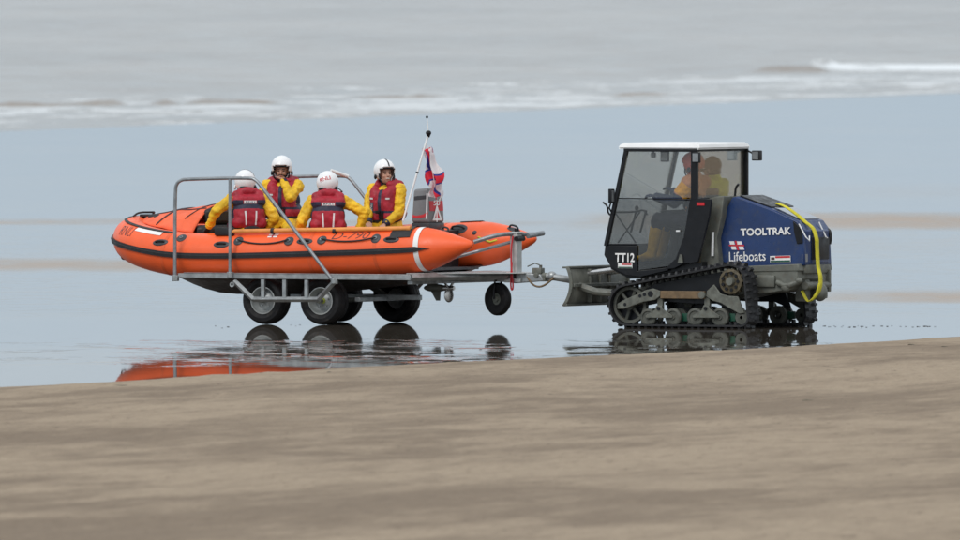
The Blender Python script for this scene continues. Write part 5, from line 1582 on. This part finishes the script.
# --- dozer blade ahead of the front end, seen from its back
bu0, bz0 = T2(563, 306, -.72); _, bz1 = T2(566, 266.5, -.72)
bl = empty('dozer_blade', (0, 0, 0)); bl.parent = tt
H_ = bz1-bz0
def bxc(f): return .045*f+.075*(1-(2*f-1)**2)        # curve of the plate
mb = MB(); rows = []
for k in range(13):
    f = k/12; rows.append([Vector((bu0+bxc(f), y, bz0+H_*f)) for y in (-.72, .72)])
mb.grid(rows); mb.build('plate', 'gun', bl, thick=.018)
for y in (-.72, .72):
    mb = MB(); P = [(bu0+bxc(k/8)-.012, bz0+H_*k/8) for k in range(9)]
    mb.prism(P+[(q[0]+.045, q[1]) for q in P[::-1]], y-.012, y+.012); mb.build('end_plate', 'gunl', bl, bev=.004)
mb = MB()
mb.box((bu0+.12, 0, bz0+H_*.52), (.06, 1.42, .045)); mb.build('cross_tube', 'gunl', bl, bev=.008)
mb = MB(); mb.box((bu0+.04, 0, bz1-.012), (.09, 1.46, .022)); mb.build('top_flange', 'gunl', bl, bev=.004)
mb = MB(); mb.box((bu0+.03, 0, bz0+.012), (.06, 1.46, .024)); mb.build('cutting_edge', 'gun', bl, bev=.004)
for y in (-.25, .25, .0):
    mb = MB(); mb.box((bu0+.105, y, bz0+H_*.5), (.05, .022, H_*.85)); mb.build('rib', 'gun', bl, bev=.004)
for y in (-.50, .50):
    mb = MB(); q = T2(604, 299, y)
    mb.tube([(bu0+.06, y, bz0+H_*.52), (bu0+.32, y, bz0+H_*.36), (idl[0]+.42, y, .34)], .045, 8); mb.build('blade_arm', 'gun', bl)
    mb = MB(); mb.cyl((bu0+.06, y*.5, bz0+H_*.8), (bu0+.52, y*.5, .68), .03); mb.build('ram', 'steel', bl)
# hitch reaching the trailer through the blade
mb = MB(); hz = bp(552, 276, 0); hw = bworld(hz)
def tloc(p): 
    d = Vector(p)-OT; return Vector((d.x*CT-d.y*ST, d.x*ST+d.y*CT, d.z))
h_ = tloc(hw)
mb.tube([h_+V(-.06, 0, .0), h_+V(.08, 0, -.02), Vector((bu0+.0, 0, bz0+H_*.55))], .042, 10, smooth=1); mb.ell(h_, (.06, .05, .055)); mb.build('hitch_bar', 'galv', tt)

# --- yellow strap over the rear of the engine housing
ys_ = empty('yellow_strap', tworld((1.3, -.2, .8)), -TH, 'bright yellow webbing strap hanging over the rear of the blue engine housing', 'strap')
YO = Vector((1.3, -.2, .8))
def ribbon(P, wdir, wd, name, m):
    mb = MB(); C2 = cr_spline([Vector(p) for p in P], 8); rows = []
    for i, c in enumerate(C2):
        d = (C2[min(i+1, len(C2)-1)]-C2[max(0, i-1)]).normalized(); s_ = (Vector(wdir)-d*Vector(wdir).dot(d)).normalized()
        rows.append([c-s_*wd/2-YO, c-YO+.15*wd*d.cross(s_), c+s_*wd/2-YO])
    mb.grid(rows); return mb.build(name, m, ys_, thick=.008, ang=60)
xr = r0[0]
ribbon([tp(777, 203.5, -.28), tp(786, 207, -.30), tp(796, 214, -.26), tp(805, 221.5, -.20), Vector((xr+.045, -.16, zt_-.0)), Vector((xr+.085, -.15, zt_-.12)), Vector((xr+.085, -.14, (zb+zt_)/2)), Vector((xr+.10, -.14, zb-.02)), Vector((xr+.13, -.14, zb-.14)), Vector((xr+.12, -.14, zb-.28)), Vector((xr+.06, -.16, zb-.38))], (.25, 1, 0), .066, 'webbing', 'yellow2')
ribbon([Vector((xr+.125, -.15, zb-.22)), Vector((xr+.09, -.18, zb-.36)), Vector((xr+.02, -.24, zb-.42)), Vector((xr-.04, -.28, zb-.30))], (.2, 1, 0), .05, 'loose_end', 'yellow2')
